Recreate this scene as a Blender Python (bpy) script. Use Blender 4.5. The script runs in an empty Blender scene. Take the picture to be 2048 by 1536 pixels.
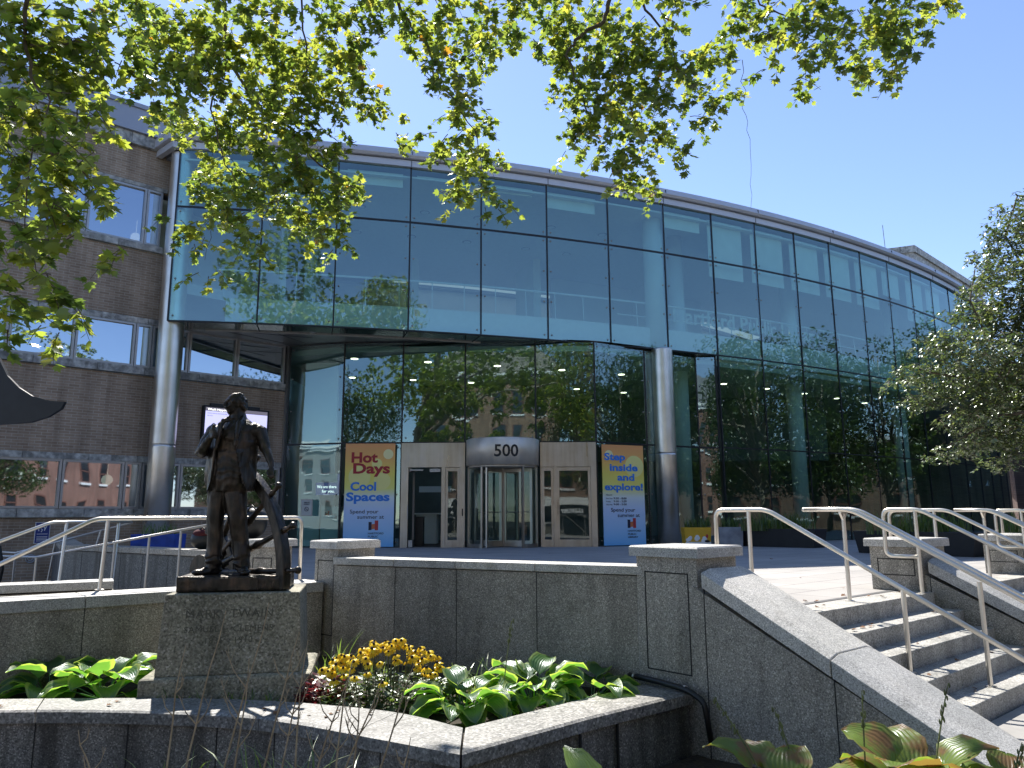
import bpy, bmesh, math, random
import numpy as np
from mathutils import Vector, Matrix, noise
PI = math.pi
SC = bpy.context.scene
COL = SC.collection
# ---------------------------------------------------------------- camera
E_H = 0.9
cam_d = bpy.data.cameras.new('camera'); cam = bpy.data.objects.new('camera', cam_d); COL.objects.link(cam)
cam_d.sensor_fit = 'HORIZONTAL'; cam_d.sensor_width = 36.0; cam_d.lens = 36.0*1510/2048
cam_d.clip_start = 0.05; cam_d.clip_end = 3000
pitch = math.atan(266/1510); roll = 0.005
F_ = Vector((0, math.cos(pitch), math.sin(pitch))); R0 = Vector((1,0,0)); U0 = Vector((0,-math.sin(pitch), math.cos(pitch)))
Rv = R0*math.cos(roll)-U0*math.sin(roll); Uv = R0*math.sin(roll)+U0*math.cos(roll)
cam.matrix_world = Matrix(((Rv.x,Uv.x,-F_.x,0),(Rv.y,Uv.y,-F_.y,0),(Rv.z,Uv.z,-F_.z,E_H),(0,0,0,1)))
SC.camera = cam
# ---------------------------------------------------------------- light
SUN_AZ = math.radians(-20); SUN_EL = math.radians(50)     # azimuth measured from +Y towards +X
w = bpy.data.worlds.new('World'); SC.world = w; w.use_nodes = True
nt = w.node_tree; bg = nt.nodes['Background']
sky = nt.nodes.new('ShaderNodeTexSky'); sky.sky_type = 'NISHITA'; sky.sun_disc = False
sky.sun_elevation = SUN_EL; sky.sun_rotation = SUN_AZ
sky.air_density = 1.0; sky.dust_density = 0.15; sky.ozone_density = 3.0; sky.altitude = 400
tint = nt.nodes.new('ShaderNodeMix'); tint.data_type = 'RGBA'; tint.blend_type = 'MULTIPLY'; tint.inputs[0].default_value = 1; tint.inputs[7].default_value = (.98, .93, 1.0, 1)
nt.links.new(sky.outputs[0], tint.inputs[6]); nt.links.new(tint.outputs[2], bg.inputs[0]); bg.inputs[1].default_value = 0.105
sl = bpy.data.lights.new('sun', 'SUN'); sun = bpy.data.objects.new('sun', sl); COL.objects.link(sun)
sl.energy = 4.3; sl.angle = math.radians(0.53); sl.color = (1.0, 0.95, 0.87)
sdir = Vector((math.sin(SUN_AZ)*math.cos(SUN_EL), math.cos(SUN_AZ)*math.cos(SUN_EL), math.sin(SUN_EL)))
sun.rotation_euler = sdir.to_track_quat('Z', 'Y').to_euler(); sun.location = sdir*60
SC.view_settings.view_transform = 'Standard'; SC.view_settings.look = 'None'
SC.view_settings.exposure = 1.17; SC.view_settings.gamma = 1
SC.render.engine = 'CYCLES'
cy = SC.cycles; cy.max_bounces = 8; cy.diffuse_bounces = 3; cy.glossy_bounces = 4; cy.transmission_bounces = 4
cy.transparent_max_bounces = 12; cy.caustics_reflective = False; cy.caustics_refractive = False; cy.use_denoising = True
cy.sample_clamp_indirect = 6
# ---------------------------------------------------------------- object helpers
class MB:
    def __init__(s): s.v = []; s.f = []; s.m = []; s.uv = None
    def add(s, vs, fs, mi=0):
        b = len(s.v); s.v.extend([tuple(p) for p in vs]); s.f.extend([tuple(i+b for i in f) for f in fs]); s.m.extend([mi]*len(fs)); return s
    def box(s, c, d, rz=0, mi=0):
        x, y, z = d[0]/2, d[1]/2, d[2]/2; co, si = math.cos(rz), math.sin(rz); P = []
        for k in (-z, z):
            for (a, b) in ((-x,-y),(x,-y),(x,y),(-x,y)): P.append((c[0]+a*co-b*si, c[1]+a*si+b*co, c[2]+k))
        return s.add(P, [(0,3,2,1),(4,5,6,7),(0,1,5,4),(1,2,6,5),(2,3,7,6),(3,0,4,7)], mi)
    def box2(s, a, b, mi=0):
        return s.box([(a[i]+b[i])/2 for i in range(3)], [abs(b[i]-a[i]) for i in range(3)], 0, mi)
    def hexa(s, P, mi=0):                       # 4 bottom + 4 top points, counter-clockwise from above
        return s.add(P, [(0,3,2,1),(4,5,6,7),(0,1,5,4),(1,2,6,5),(2,3,7,6),(3,0,4,7)], mi)
    def prism(s, poly, z0, z1, mi=0):           # z0 / z1 may be lists
        n = len(poly); a = z0 if isinstance(z0,(list,tuple)) else [z0]*n; b = z1 if isinstance(z1,(list,tuple)) else [z1]*n
        ar = sum(poly[i][0]*poly[(i+1)%n][1]-poly[(i+1)%n][0]*poly[i][1] for i in range(n))
        if ar < 0: poly = poly[::-1]; a = a[::-1]; b = b[::-1]
        P = [(poly[i][0], poly[i][1], a[i]) for i in range(n)]+[(poly[i][0], poly[i][1], b[i]) for i in range(n)]
        fs = [tuple(range(n-1,-1,-1)), tuple(range(n,2*n))]+[(i,(i+1)%n,n+(i+1)%n,n+i) for i in range(n)]
        return s.add(P, fs, mi)
    def quad(s, P, mi=0): return s.add(P, [tuple(range(len(P)))], mi)
    def tube(s, pts, r, n=8, cap=True, mi=0):
        pts = [Vector(p) for p in pts]; k = len(pts); rs = r if isinstance(r,(list,tuple)) else [r]*k
        vs = []; up = Vector((0,0,1)); pr = None
        for i, p in enumerate(pts):
            t = (pts[min(i+1,k-1)]-pts[max(i-1,0)]).normalized()
            if pr is None: a = t.cross(up) if abs(t.z) < .95 else t.cross(Vector((1,0,0)))
            else: a = pr - t*pr.dot(t)
            if a.length < 1e-6: a = t.orthogonal()
            a.normalize(); pr = a; b = t.cross(a)
            for j in range(n):
                q = 2*PI*j/n; vs.append(p+a*(rs[i]*math.cos(q))+b*(rs[i]*math.sin(q)))
        fs = [(i*n+j, i*n+(j+1)%n, (i+1)*n+(j+1)%n, (i+1)*n+j) for i in range(k-1) for j in range(n)]
        if cap: fs += [tuple(range(n-1,-1,-1)), tuple(range((k-1)*n, k*n))]
        return s.add(vs, fs, mi)
    def lathe(s, prof, c=(0,0,0), n=24, mi=0, a0=0, a1=2*PI):      # prof = [(r, z)]
        full = abs(a1-a0-2*PI) < 1e-6; m = n if full else n+1; vs = []
        for (r, z) in prof:
            for j in range(m):
                q = a0+(a1-a0)*j/n; vs.append((c[0]+r*math.cos(q), c[1]+r*math.sin(q), c[2]+z))
        fs = []
        for i in range(len(prof)-1):
            for j in range(n):
                jj = (j+1)%m; fs.append((i*m+j, i*m+jj, (i+1)*m+jj, (i+1)*m+j))
        if full: fs += [tuple(range(n-1,-1,-1)), tuple(range((len(prof)-1)*m, len(prof)*m))]
        return s.add(vs, fs, mi)
    def loft(s, rings, cap=True, mi=0):
        n = len(rings[0]); vs = [p for r in rings for p in r]
        fs = [(i*n+j, i*n+(j+1)%n, (i+1)*n+(j+1)%n, (i+1)*n+j) for i in range(len(rings)-1) for j in range(n)]
        if cap: fs += [tuple(range(n-1,-1,-1)), tuple(range((len(rings)-1)*n, len(rings)*n))]
        return s.add(vs, fs, mi)
    def ell(s, c, r, n=14, m=9, rot=None, mi=0):
        vs = [];
        for i in range(m+1):
            a = PI*i/m
            for j in range(n):
                q = 2*PI*j/n; p = Vector((r[0]*math.sin(a)*math.cos(q), r[1]*math.sin(a)*math.sin(q), -r[2]*math.cos(a)))
                if rot is not None: p = rot @ p
                vs.append((c[0]+p.x, c[1]+p.y, c[2]+p.z))
        fs = [(i*n+j, i*n+(j+1)%n, (i+1)*n+(j+1)%n, (i+1)*n+j) for i in range(m) for j in range(n)]
        return s.add(vs, fs, mi)
def Mx(*ms): return list(ms)
def build(name, mb, mat, parent=None, smooth=False, bevel=0, at=None):
    off = Vector(parent['_o']) if parent is not None and '_o' in parent else Vector((0,0,0))
    org = Vector(at) if at is not None else off
    me = bpy.data.meshes.new(name)
    me.from_pydata([(p[0]-org.x, p[1]-org.y, p[2]-org.z) for p in mb.v], [], mb.f)
    mats = mat if isinstance(mat, list) else [mat]
    for m in mats: me.materials.append(m)
    if len(mats) > 1: me.polygons.foreach_set('material_index', mb.m)
    if smooth: me.polygons.foreach_set('use_smooth', [True]*len(me.polygons))
    me.validate(); me.update()
    o = bpy.data.objects.new(name, me); COL.objects.link(o)
    if parent is not None:
        o.parent = parent
        if at is not None: o.location = org-off
    elif at is not None: o.location = org
    o['_o'] = tuple(org)
    if bevel:
        md = o.modifiers.new('bevel', 'BEVEL'); md.width = bevel; md.segments = 2; md.limit_method = 'ANGLE'; md.angle_limit = math.radians(40)
    return o
def tag(o, label=None, cat=None, group=None, kind=None):
    if label: o['label'] = label
    if cat: o['category'] = cat
    if group: o['group'] = group
    if kind: o['kind'] = kind
    return o
def thing(name, loc, label, cat, group=None):
    o = bpy.data.objects.new(name, None); COL.objects.link(o); o.location = loc; o['_o'] = tuple(loc); o.empty_display_size = .1
    return tag(o, label, cat, group)
def struct(name, mb, mat, **k): return tag(build(name, mb, mat, **k), kind='structure')
def copy_tree(o, parent=None):
    c = o.copy(); COL.objects.link(c)
    if parent is not None: c.parent = parent
    for ch in list(o.children): copy_tree(ch, c)
    return c
# ---------------------------------------------------------------- materials
def mat_new(name):
    m = bpy.data.materials.new(name); m.use_nodes = True; t = m.node_tree
    return m, t, t.nodes['Principled BSDF']
def N(t, typ, **k):
    n = t.nodes.new(typ)
    for a, b in k.items():
        if a.startswith('i_'):
            key = a[2:]; key = int(key) if key.isdigit() else key.replace('_', ' ')
            n.inputs[key].default_value = b
        else: setattr(n, a, b)
    return n
def L(t, a, b): t.links.new(a, b)
def ramp(t, fac, stops):
    r = t.nodes.new('ShaderNodeValToRGB'); e = r.color_ramp.elements
    while len(e) > 1: e.remove(e[-1])
    e[0].position = stops[0][0]; e[0].color = (*stops[0][1], 1)
    for p, c in stops[1:]: q = e.new(p); q.color = (*c, 1)
    if fac is not None: L(t, fac, r.inputs[0])
    return r
def coords(t, kind='Object'): return N(t, 'ShaderNodeTexCoord').outputs[kind]
def mixc(t, fac, a, b, mode='MIX'):
    n = t.nodes.new('ShaderNodeMix'); n.data_type = 'RGBA'; n.blend_type = mode
    for inp, val in ((0, fac), (6, a), (7, b)):
        if isinstance(val, (int, float)): n.inputs[inp].default_value = val
        elif isinstance(val, tuple): n.inputs[inp].default_value = (*val, 1) if len(val) == 3 else val
        else: L(t, val, n.inputs[inp])
    return n.outputs[2]
def simple(name, col, rough=.6, metal=0, spec=.5, var=.12, scale=6, bump=.0, emit=None, es=1):
    m, t, p = mat_new(name)
    nz = N(t, 'ShaderNodeTexNoise', i_Scale=scale, i_Detail=6.0); L(t, coords(t), nz.inputs['Vector'])
    d = tuple(c*(1-var) for c in col); u = tuple(min(1, c*(1+var)) for c in col)
    r = ramp(t, nz.outputs[0], [(.3, d), (.7, u)]); L(t, r.outputs[0], p.inputs['Base Color'])
    p.inputs['Roughness'].default_value = rough; p.inputs['Metallic'].default_value = metal; p.inputs['Specular IOR Level'].default_value = spec
    if bump:
        b = N(t, 'ShaderNodeBump', i_Strength=bump, i_Distance=.02); L(t, nz.outputs[0], b.inputs['Height']); L(t, b.outputs[0], p.inputs['Normal'])
    if emit: p.inputs['Emission Color'].default_value = (*emit, 1); p.inputs['Emission Strength'].default_value = es
    return m
def granite(name, dark, mid, light, scale=70, rough=.55, stain=.5, stainv=True):
    m, t, p = mat_new(name); co = coords(t)
    v = N(t, 'ShaderNodeTexVoronoi', i_Scale=scale); L(t, co, v.inputs['Vector'])
    n1 = N(t, 'ShaderNodeTexNoise', i_Scale=scale*.8, i_Detail=3.0); L(t, co, n1.inputs['Vector'])
    n2 = N(t, 'ShaderNodeTexNoise', i_Scale=1.3, i_Detail=5.0); L(t, co, n2.inputs['Vector'])
    rgb = N(t, 'ShaderNodeSeparateColor'); L(t, v.outputs['Color'], rgb.inputs[0])
    r = ramp(t, rgb.outputs[0], [(.0, dark), (.35, mid), (.8, mid), (.93, light)])
    r2 = ramp(t, n1.outputs[0], [(.35, (.6,.6,.6)), (.62, (1.18,1.18,1.18))])
    c = mixc(t, 1.0, r.outputs[0], r2.outputs[0], 'MULTIPLY')
    mp = N(t, 'ShaderNodeMapping'); mp.inputs['Scale'].default_value = (5, 5, .55); L(t, co, mp.inputs[0])
    n3 = N(t, 'ShaderNodeTexNoise', i_Scale=1.0, i_Detail=5.0); L(t, mp.outputs[0], n3.inputs['Vector'])
    st = ramp(t, n3.outputs[0], [(.32, (1-stain,)*3), (.55, (1,1,1))])
    c = mixc(t, 1.0 if stainv else .0, c, st.outputs[0], 'MULTIPLY')
    st2 = ramp(t, n2.outputs[0], [(.3, (.82,.83,.80)), (.7, (1.1,1.08,1.05))])
    c = mixc(t, 1.0, c, st2.outputs[0], 'MULTIPLY'); oi = N(t, 'ShaderNodeObjectInfo'); rr = ramp(t, oi.outputs['Random'], [(0,(.84,.85,.86)),(1,(1.12,1.10,1.07))]); c = mixc(t, 1.0, c, rr.outputs[0], 'MULTIPLY')
    n5 = N(t, 'ShaderNodeTexNoise', i_Scale=4.5, i_Detail=8.0, i_Roughness=.7); L(t, co, n5.inputs['Vector']); s5 = ramp(t, n5.outputs[0], [(.33,(.72,.71,.69)),(.46,(1,1,1))]); c = mixc(t, 1.0, c, s5.outputs[0], 'MULTIPLY')
    L(t, c, p.inputs['Base Color']); p.inputs['Roughness'].default_value = rough
    b = N(t, 'ShaderNodeBump', i_Strength=.25, i_Distance=.004); L(t, n1.outputs[0], b.inputs['Height']); L(t, b.outputs[0], p.inputs['Normal'])
    return m
M = {}
M['granite'] = granite('speckled_granite', (.20,.183,.16), (.375,.35,.31), (.62,.58,.52), 105, .5, .34)
M['granite_cap'] = granite('granite_coping', (.36,.355,.345), (.56,.55,.54), (.68,.67,.66), 120, .6, .15)
M['granite_step'] = granite('granite_step', (.26,.255,.24), (.47,.46,.44), (.62,.61,.59), 90, .65, .3)
M['granite_old'] = granite('weathered_granite', (.15,.145,.11), (.29,.28,.22), (.43,.41,.35), 60, .8, .5)
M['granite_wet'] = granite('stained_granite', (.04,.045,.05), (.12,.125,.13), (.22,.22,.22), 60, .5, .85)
M['marble'] = granite('veined_limestone', (.42,.42,.41), (.55,.55,.53), (.64,.64,.62), 9, .6, .45)
M['granite_dark'] = granite('planter_granite', (.09,.09,.088), (.20,.197,.19), (.40,.39,.38), 95, .5, .7)
def steel(name, col=(.62,.60,.57), rough=.28, vs=(60,60,1.2), var=.16):
    m, t, p = mat_new(name); co = coords(t)
    mp = N(t, 'ShaderNodeMapping'); mp.inputs['Scale'].default_value = vs; L(t, co, mp.inputs[0])
    nz = N(t, 'ShaderNodeTexNoise', i_Scale=1.0, i_Detail=4.0); L(t, mp.outputs[0], nz.inputs['Vector'])
    n2 = N(t, 'ShaderNodeTexNoise', i_Scale=1.7, i_Detail=5.0); L(t, co, n2.inputs['Vector'])
    r = ramp(t, nz.outputs[0], [(.3, tuple(c*(1-var) for c in col)), (.7, tuple(min(1,c*(1+var)) for c in col))])
    r2 = ramp(t, n2.outputs[0], [(.3, (.86,.84,.8)), (.65, (1.05,1.05,1.05))])
    L(t, mixc(t, 1.0, r.outputs[0], r2.outputs[0], 'MULTIPLY'), p.inputs['Base Color']); p.inputs['Metallic'].default_value = 1
    rr = ramp(t, nz.outputs[0], [(.3, (rough*.8,)*3), (.7, (rough*1.3,)*3)]); L(t, rr.outputs[0], p.inputs['Roughness'])
    return m
M['steel'] = steel('brushed_steel', (.44,.415,.38), .34, (9,9,.6), .14)
M['drum'] = steel('drum_steel', (.80,.72,.60), .50, (5,5,.5), .08)
M['drum'].node_tree.nodes['Principled BSDF'].inputs['Metallic'].default_value = .7
M['column'] = steel('column_steel', (.78,.75,.69), .34, (3,3,.5), .07)
M['rail'] = steel('rail_steel', (.74,.71,.66), .33, (.6,.6,.6), .04)
M['fascia'] = simple('fascia_metal', (.58,.59,.63), .5, .35, var=.05, scale=.8)
M['parapet'] = simple('parapet_metal', (.36,.38,.43), .5, .5, var=.05, scale=.6)
M['alu'] = simple('window_aluminium', (.42,.42,.42), .4, .6, var=.05)
M['soffit'] = simple('soffit_metal', (.30,.295,.28), .35, .6, var=.08, scale=1)
M['black'] = simple('black_gasket', (.012,.014,.016), .5)
M['blackm'] = simple('black_painted_steel', (.010,.011,.012), .45, 0, var=.3)
M['white'] = simple('white_paint', (.82,.82,.80), .6, var=.03)
M['inwall'] = simple('interior_wall', (.78,.80,.78), .8, var=.04, scale=1)
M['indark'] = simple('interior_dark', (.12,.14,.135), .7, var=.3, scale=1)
M['hallceil'] = simple('hall_ceiling_tile', (.48,.50,.48), .8, var=.05)
M['infloor'] = simple('interior_carpet', (.09,.085,.08), .8, var=.2)
M['ceil'] = simple('interior_ceiling', (.80,.80,.78), .8, var=.03)
M['blind'] = simple('blind_fabric', (.80,.83,.78), .85, var=.05, scale=2)
M['lamp'] = simple('lamp_glow', (.9,.85,.75), .5, emit=(1,.86,.62), es=3.0)
M['soil'] = simple('dark_soil', (.035,.026,.018), .95, var=.5, scale=30, bump=.8)
M['asphalt'] = simple('asphalt', (.055,.055,.057), .85, var=.25, scale=40, bump=.2)
M['conc'] = simple('pavement_concrete', (.30,.29,.275), .8, var=.12, scale=5, bump=.1)
M['bark'] = simple('plane_bark', (.21,.185,.14), .85, var=.45, scale=9, bump=.5)
M['twig'] = simple('twig_bark', (.12,.095,.065), .85, var=.3, scale=20)
def brick(name, c1, c2, mortar, bw=.21, bh=.066, msz=.008, axis='x'):
    m, t, p = mat_new(name); co = coords(t); s = N(t, 'ShaderNodeSeparateXYZ'); L(t, co, s.inputs[0])
    cb = N(t, 'ShaderNodeCombineXYZ')
    if axis == 'x': L(t, s.outputs[0], cb.inputs[0])
    elif axis == 'xy':
        ad = N(t, 'ShaderNodeMath', operation='ADD'); L(t, s.outputs[0], ad.inputs[0]); L(t, s.outputs[1], ad.inputs[1]); L(t, ad.outputs[0], cb.inputs[0])
    L(t, s.outputs[2], cb.inputs[1])
    b = N(t, 'ShaderNodeTexBrick', i_Scale=1.0); b.inputs['Brick Width'].default_value = bw; b.inputs['Row Height'].default_value = bh
    b.inputs['Mortar Size'].default_value = msz; b.inputs['Mortar Smooth'].default_value = .2; b.inputs['Bias'].default_value = 0
    b.inputs['Color1'].default_value = (*c1,1); b.inputs['Color2'].default_value = (*c2,1); b.inputs['Mortar'].default_value = (*mortar,1); L(t, cb.outputs[0], b.inputs['Vector'])
    nz = N(t, 'ShaderNodeTexNoise', i_Scale=.7, i_Detail=6.0); L(t, co, nz.inputs['Vector'])
    r = ramp(t, nz.outputs[0], [(.3, (.8,.8,.8)), (.7, (1.12,1.1,1.1))])
    mp = N(t, 'ShaderNodeMapping'); mp.inputs['Scale'].default_value = (3,3,.35); L(t, co, mp.inputs[0]); n4 = N(t, 'ShaderNodeTexNoise', i_Scale=1.0, i_Detail=5.0); L(t, mp.outputs[0], n4.inputs['Vector']); r4 = ramp(t, n4.outputs[0], [(.35,(.74,.73,.72)),(.55,(1,1,1)),(.78,(1.12,1.12,1.13))])
    L(t, mixc(t, 1.0, mixc(t, 1.0, b.outputs[0], r.outputs[0], 'MULTIPLY'), r4.outputs[0], 'MULTIPLY'), p.inputs['Base Color']); p.inputs['Roughness'].default_value = .85
    bp = N(t, 'ShaderNodeBump', i_Strength=.5, i_Distance=.008, invert=True); L(t, b.outputs['Fac'], bp.inputs['Height']); L(t, bp.outputs[0], p.inputs['Normal'])
    return m
M['brick'] = brick('grey_brown_brick', (.33,.24,.165), (.44,.33,.235), (.50,.44,.36), .26, .075, .008)
M['brick_red'] = brick('red_brick', (.22,.10,.07), (.27,.13,.09), (.22,.19,.17), axis='xy')
M['brick_tan'] = brick('tan_brick', (.30,.17,.10), (.22,.12,.08), (.28,.24,.2), .5, .16, .02, axis='xy')
def glass(name, tint, refl, base=.26, wav=.05, wsc=.55):
    m = bpy.data.materials.new(name); m.use_nodes = True; t = m.node_tree; t.nodes.clear()
    out = N(t, 'ShaderNodeOutputMaterial'); tr = N(t, 'ShaderNodeBsdfTransparent'); tr.inputs[0].default_value = (*tint,1)
    gl = N(t, 'ShaderNodeBsdfGlossy'); gl.inputs[0].default_value = (*refl,1); gl.inputs['Roughness'].default_value = .018
    nz = N(t, 'ShaderNodeTexNoise', i_Scale=wsc, i_Detail=1.5); L(t, coords(t), nz.inputs['Vector'])
    b = N(t, 'ShaderNodeBump', i_Strength=wav, i_Distance=.1); L(t, nz.outputs[0], b.inputs['Height']); L(t, b.outputs[0], gl.inputs['Normal'])
    lw = N(t, 'ShaderNodeLayerWeight', i_Blend=.5)
    pw = N(t, 'ShaderNodeMath', operation='POWER', i_1=4.0); L(t, lw.outputs['Facing'], pw.inputs[0])
    mr = N(t, 'ShaderNodeMapRange'); mr.inputs['To Min'].default_value = base; mr.inputs['To Max'].default_value = 1; L(t, pw.outputs[0], mr.inputs[0])
    mx = N(t, 'ShaderNodeMixShader'); L(t, mr.outputs[0], mx.inputs[0]); L(t, tr.outputs[0], mx.inputs[1]); L(t, gl.outputs[0], mx.inputs[2]); L(t, mx.outputs[0], out.inputs[0])
    return m
M['glass'] = glass('teal_glass', (.62,.88,.82), (.58,.78,.80), .25, .09)
M['glass_in'] = glass('clear_glass', (.75,.86,.84), (.8,.9,.9), .10)
M['glass_win'] = glass('mirror_window_glass', (.16,.22,.24), (.70,.82,.95), .55, .06)
M['glass_soffit'] = simple('green_soffit_glass', (.03,.075,.065), .08, 0, .9, var=.1)
M['glass_dark'] = simple('dark_window_glass', (.02,.025,.03), .05, 0, .8, var=.1)
def diffuser():
    m = bpy.data.materials.new('added_roof_diffuser'); m.use_nodes = True; t = m.node_tree; t.nodes.clear(); o = N(t,'ShaderNodeOutputMaterial'); a = N(t,'ShaderNodeBsdfTranslucent'); a.inputs[0].default_value = (.34,.35,.35,1); L(t, a.outputs[0], o.inputs[0]); return m  # translucent sheet for the roof opening added to light the upper hall
M['diffuser'] = diffuser()
def pavers(name, col, w, h, gap, ang=0.0):
    m, t, p = mat_new(name); co = coords(t)
    mp = N(t, 'ShaderNodeMapping'); mp.inputs['Rotation'].default_value = (0,0,ang); L(t, co, mp.inputs[0])
    b = N(t, 'ShaderNodeTexBrick', i_Scale=1.0); b.inputs['Brick Width'].default_value = w; b.inputs['Row Height'].default_value = h
    b.inputs['Mortar Size'].default_value = gap; b.inputs['Color1'].default_value = (*col,1); b.inputs['Color2'].default_value = (*[c*.86 for c in col],1)
    b.inputs['Mortar'].default_value = (*[c*.3 for c in col],1); L(t, mp.outputs[0], b.inputs['Vector'])
    n = N(t, 'ShaderNodeTexNoise', i_Scale=60.0, i_Detail=4.0); L(t, co, n.inputs['Vector']); n2 = N(t, 'ShaderNodeTexNoise', i_Scale=.9, i_Detail=6.0); L(t, co, n2.inputs['Vector'])
    r = ramp(t, n.outputs[0], [(.3, (.86,.86,.86)), (.7, (1.1,1.1,1.1))]); r2 = ramp(t, n2.outputs[0], [(.3, (.84,.84,.84)), (.7, (1.06,1.05,1.04))])
    c = mixc(t, 1.0, b.outputs[0], r.outputs[0], 'MULTIPLY'); c = mixc(t, 1.0, c, r2.outputs[0], 'MULTIPLY')
    L(t, c, p.inputs['Base Color']); p.inputs['Roughness'].default_value = .75
    return m
M['plaza'] = pavers('plaza_pavers', (.42,.40,.38), 1.2, .6, .008, math.radians(-40.7))
# leaf shaders: diffuse + translucent + a little gloss, colour varied per leaf through the mesh attribute "tone"
def leafmat(name, cols, trans, tr_amt=.55, gloss=.12, rough=.35):
    m = bpy.data.materials.new(name); m.use_nodes = True; t = m.node_tree; t.nodes.clear()
    out = N(t, 'ShaderNodeOutputMaterial'); at = N(t, 'ShaderNodeAttribute', attribute_name='tone')
    r = ramp(t, at.outputs['Fac'], cols); r2 = ramp(t, at.outputs['Fac'], trans)
    d = N(t, 'ShaderNodeBsdfDiffuse'); L(t, r.outputs[0], d.inputs[0]); tl = N(t, 'ShaderNodeBsdfTranslucent'); L(t, r2.outputs[0], tl.inputs[0])
    g = N(t, 'ShaderNodeBsdfGlossy'); g.inputs['Roughness'].default_value = rough; g.inputs[0].default_value = (.8,.85,.8,1)
    a = N(t, 'ShaderNodeMixShader', i_0=tr_amt); L(t, d.outputs[0], a.inputs[1]); L(t, tl.outputs[0], a.inputs[2])
    b = N(t, 'ShaderNodeMixShader', i_0=gloss); L(t, a.outputs[0], b.inputs[1]); L(t, g.outputs[0], b.inputs[2]); L(t, b.outputs[0], out.inputs[0])
    return m
M['leaf'] = leafmat('plane_leaf', [(0,(.028,.05,.012)),(.6,(.065,.10,.018)),(.95,(.10,.11,.02)),(1,(.22,.11,.02))], [(0,(.22,.34,.05)),(.6,(.54,.63,.08)),(.95,(.76,.68,.08)),(1,(.7,.35,.03))], .58, .06)
M['leaf_dark'] = leafmat('dark_tree_leaf', [(0,(.02,.04,.012)),(1,(.06,.09,.025))], [(0,(.06,.12,.02)),(1,(.16,.24,.04))], .4, .05)
M['leaf_small'] = leafmat('small_glossy_leaf', [(0,(.06,.09,.04)),(.9,(.13,.17,.07)),(1,(.24,.20,.04))], [(0,(.10,.18,.04)),(1,(.34,.40,.09))], .40, .15, .34)
M['grassy'] = leafmat('grassy_blade', [(0,(.05,.10,.02)),(1,(.12,.18,.04))], [(0,(.16,.30,.04)),(1,(.35,.45,.08))], .5, .08)
M['dry'] = simple('dry_stalk', (.42,.32,.20), .85, var=.25, scale=20)
# ---------------------------------------------------------------- frames
def S(u, v, z): return (1.67+.758*u+.652*v, 6.99+.652*u-.758*v, z)     # stair frame: u along a step, v down the flight
SANG = math.atan2(.652, .758)
CX, CY, CR = -17.353, 77.067, 56.93
def arc(deg, z, off=0):
    a = math.radians(deg); r = CR+off; return (CX+r*math.sin(a), CY-r*math.cos(a), z)
WC = (-7.3, 24.2); WD = (-.743, -.669); WN = (.669, -.743)
def W(s, z, out=0): return (WC[0]+WD[0]*s*1.035+WN[0]*out, WC[1]+WD[1]*s*1.035+WN[1]*out, .9+(z-.9)*1.035)
FONT = {}
def text(name, body, size, org, right, up, mat, parent, bold=0.0, depth=.004, align='LEFT', sx=1.0, shear=0, spacing=1.0):
    cu = bpy.data.curves.new('t', 'FONT'); cu.body = body; cu.size = size; cu.align_x = align; cu.offset = bold*size; cu.extrude = depth/2
    cu.resolution_u = 3; cu.space_character = spacing
    o = bpy.data.objects.new('t', cu); COL.objects.link(o)
    dg = bpy.context.evaluated_depsgraph_get(); me = bpy.data.meshes.new_from_object(o.evaluated_get(dg))
    right = Vector(right).normalized(); up = Vector(up).normalized(); nrm = right.cross(up)
    off = Vector(parent['_o']) if parent is not None else Vector((0,0,0))
    for v in me.vertices:
        x, y, z = v.co; v.co = Vector(org)+right*(x*sx)+up*y+nrm*z-off
    bpy.data.objects.remove(o); me.name = name; me.materials.clear(); me.materials.append(mat); me.update()
    r = bpy.data.objects.new(name, me); COL.objects.link(r); r.parent = parent; r['_o'] = tuple(off)
    return r
# ================================================================ ground, plaza, steps
gm = MB(); gm.quad([(-400,-400,-1.3),(400,-400,-1.3),(400,400,-1.3),(-400,400,-1.3)]); struct('ground', gm, M['soil'])
rd = MB(); rd.quad([(-200,-34,-.98),(200,-34,-.98),(200,-8,-.98),(-200,-8,-.98)]); struct('road', rd, M['asphalt'])
pv = MB(); pv.box2((-200,-8,-1.25),(60,-.6,-.86)); pv.box2((-200,-42,-1.25),(200,-34,-.84)); struct('pavement', pv, M['conc'])
# street-level paving at the foot of the steps (right of the stair cheek)
a = S(-.0,2.6,0); b = S(0,12,0); c_ = S(26,12,0); d_ = S(26,1.6,0); e_ = S(.1,1.7,0)
fp = MB(); fp.prism([S(.1,1.7,0)[:2], S(.1,5.2,0)[:2], S(26,9,0)[:2], S(26,1.7,0)[:2]], -1.25, -.822); struct('footpath', fp, M['conc'])
bed = MB()
pl = MB(); plaza_poly = [(-3.3,10.25),(-2.3,9.75),(1.2,7.62),(1.72,7.05)]+[S(.45,.1,0)[:2], S(.45,.49,0)[:2], S(3.9,.49,0)[:2], S(3.9,.3,0)[:2], S(4.3,.49,0)[:2], S(7.65,.49,0)[:2], S(8.4,.45,0)[:2], S(30,.49,0)[:2], (45,40), (30,48), arc(50,0,-9)[:2], arc(40,0,-9)[:2], arc(30,0,-9)[:2], arc(20,0,-9)[:2], (-9,30), (-7.4,24.1), (-11.9,20.1), (-11.6,19.7), (-7.9,13.6), (-4.3,10.9)]
pl.prism(plaza_poly, -1.25, 0.0); struct('plaza', pl, M['plaza'])
sm = MB(); sm.prism([S(.8,.02,0)[:2], S(.8,.10,0)[:2], S(3.85,.10,0)[:2], S(3.85,.02,0)[:2]], .001, .005); struct('drain_strip', sm, simple('dark_granite_strip', (.10,.10,.10), .7))
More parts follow.
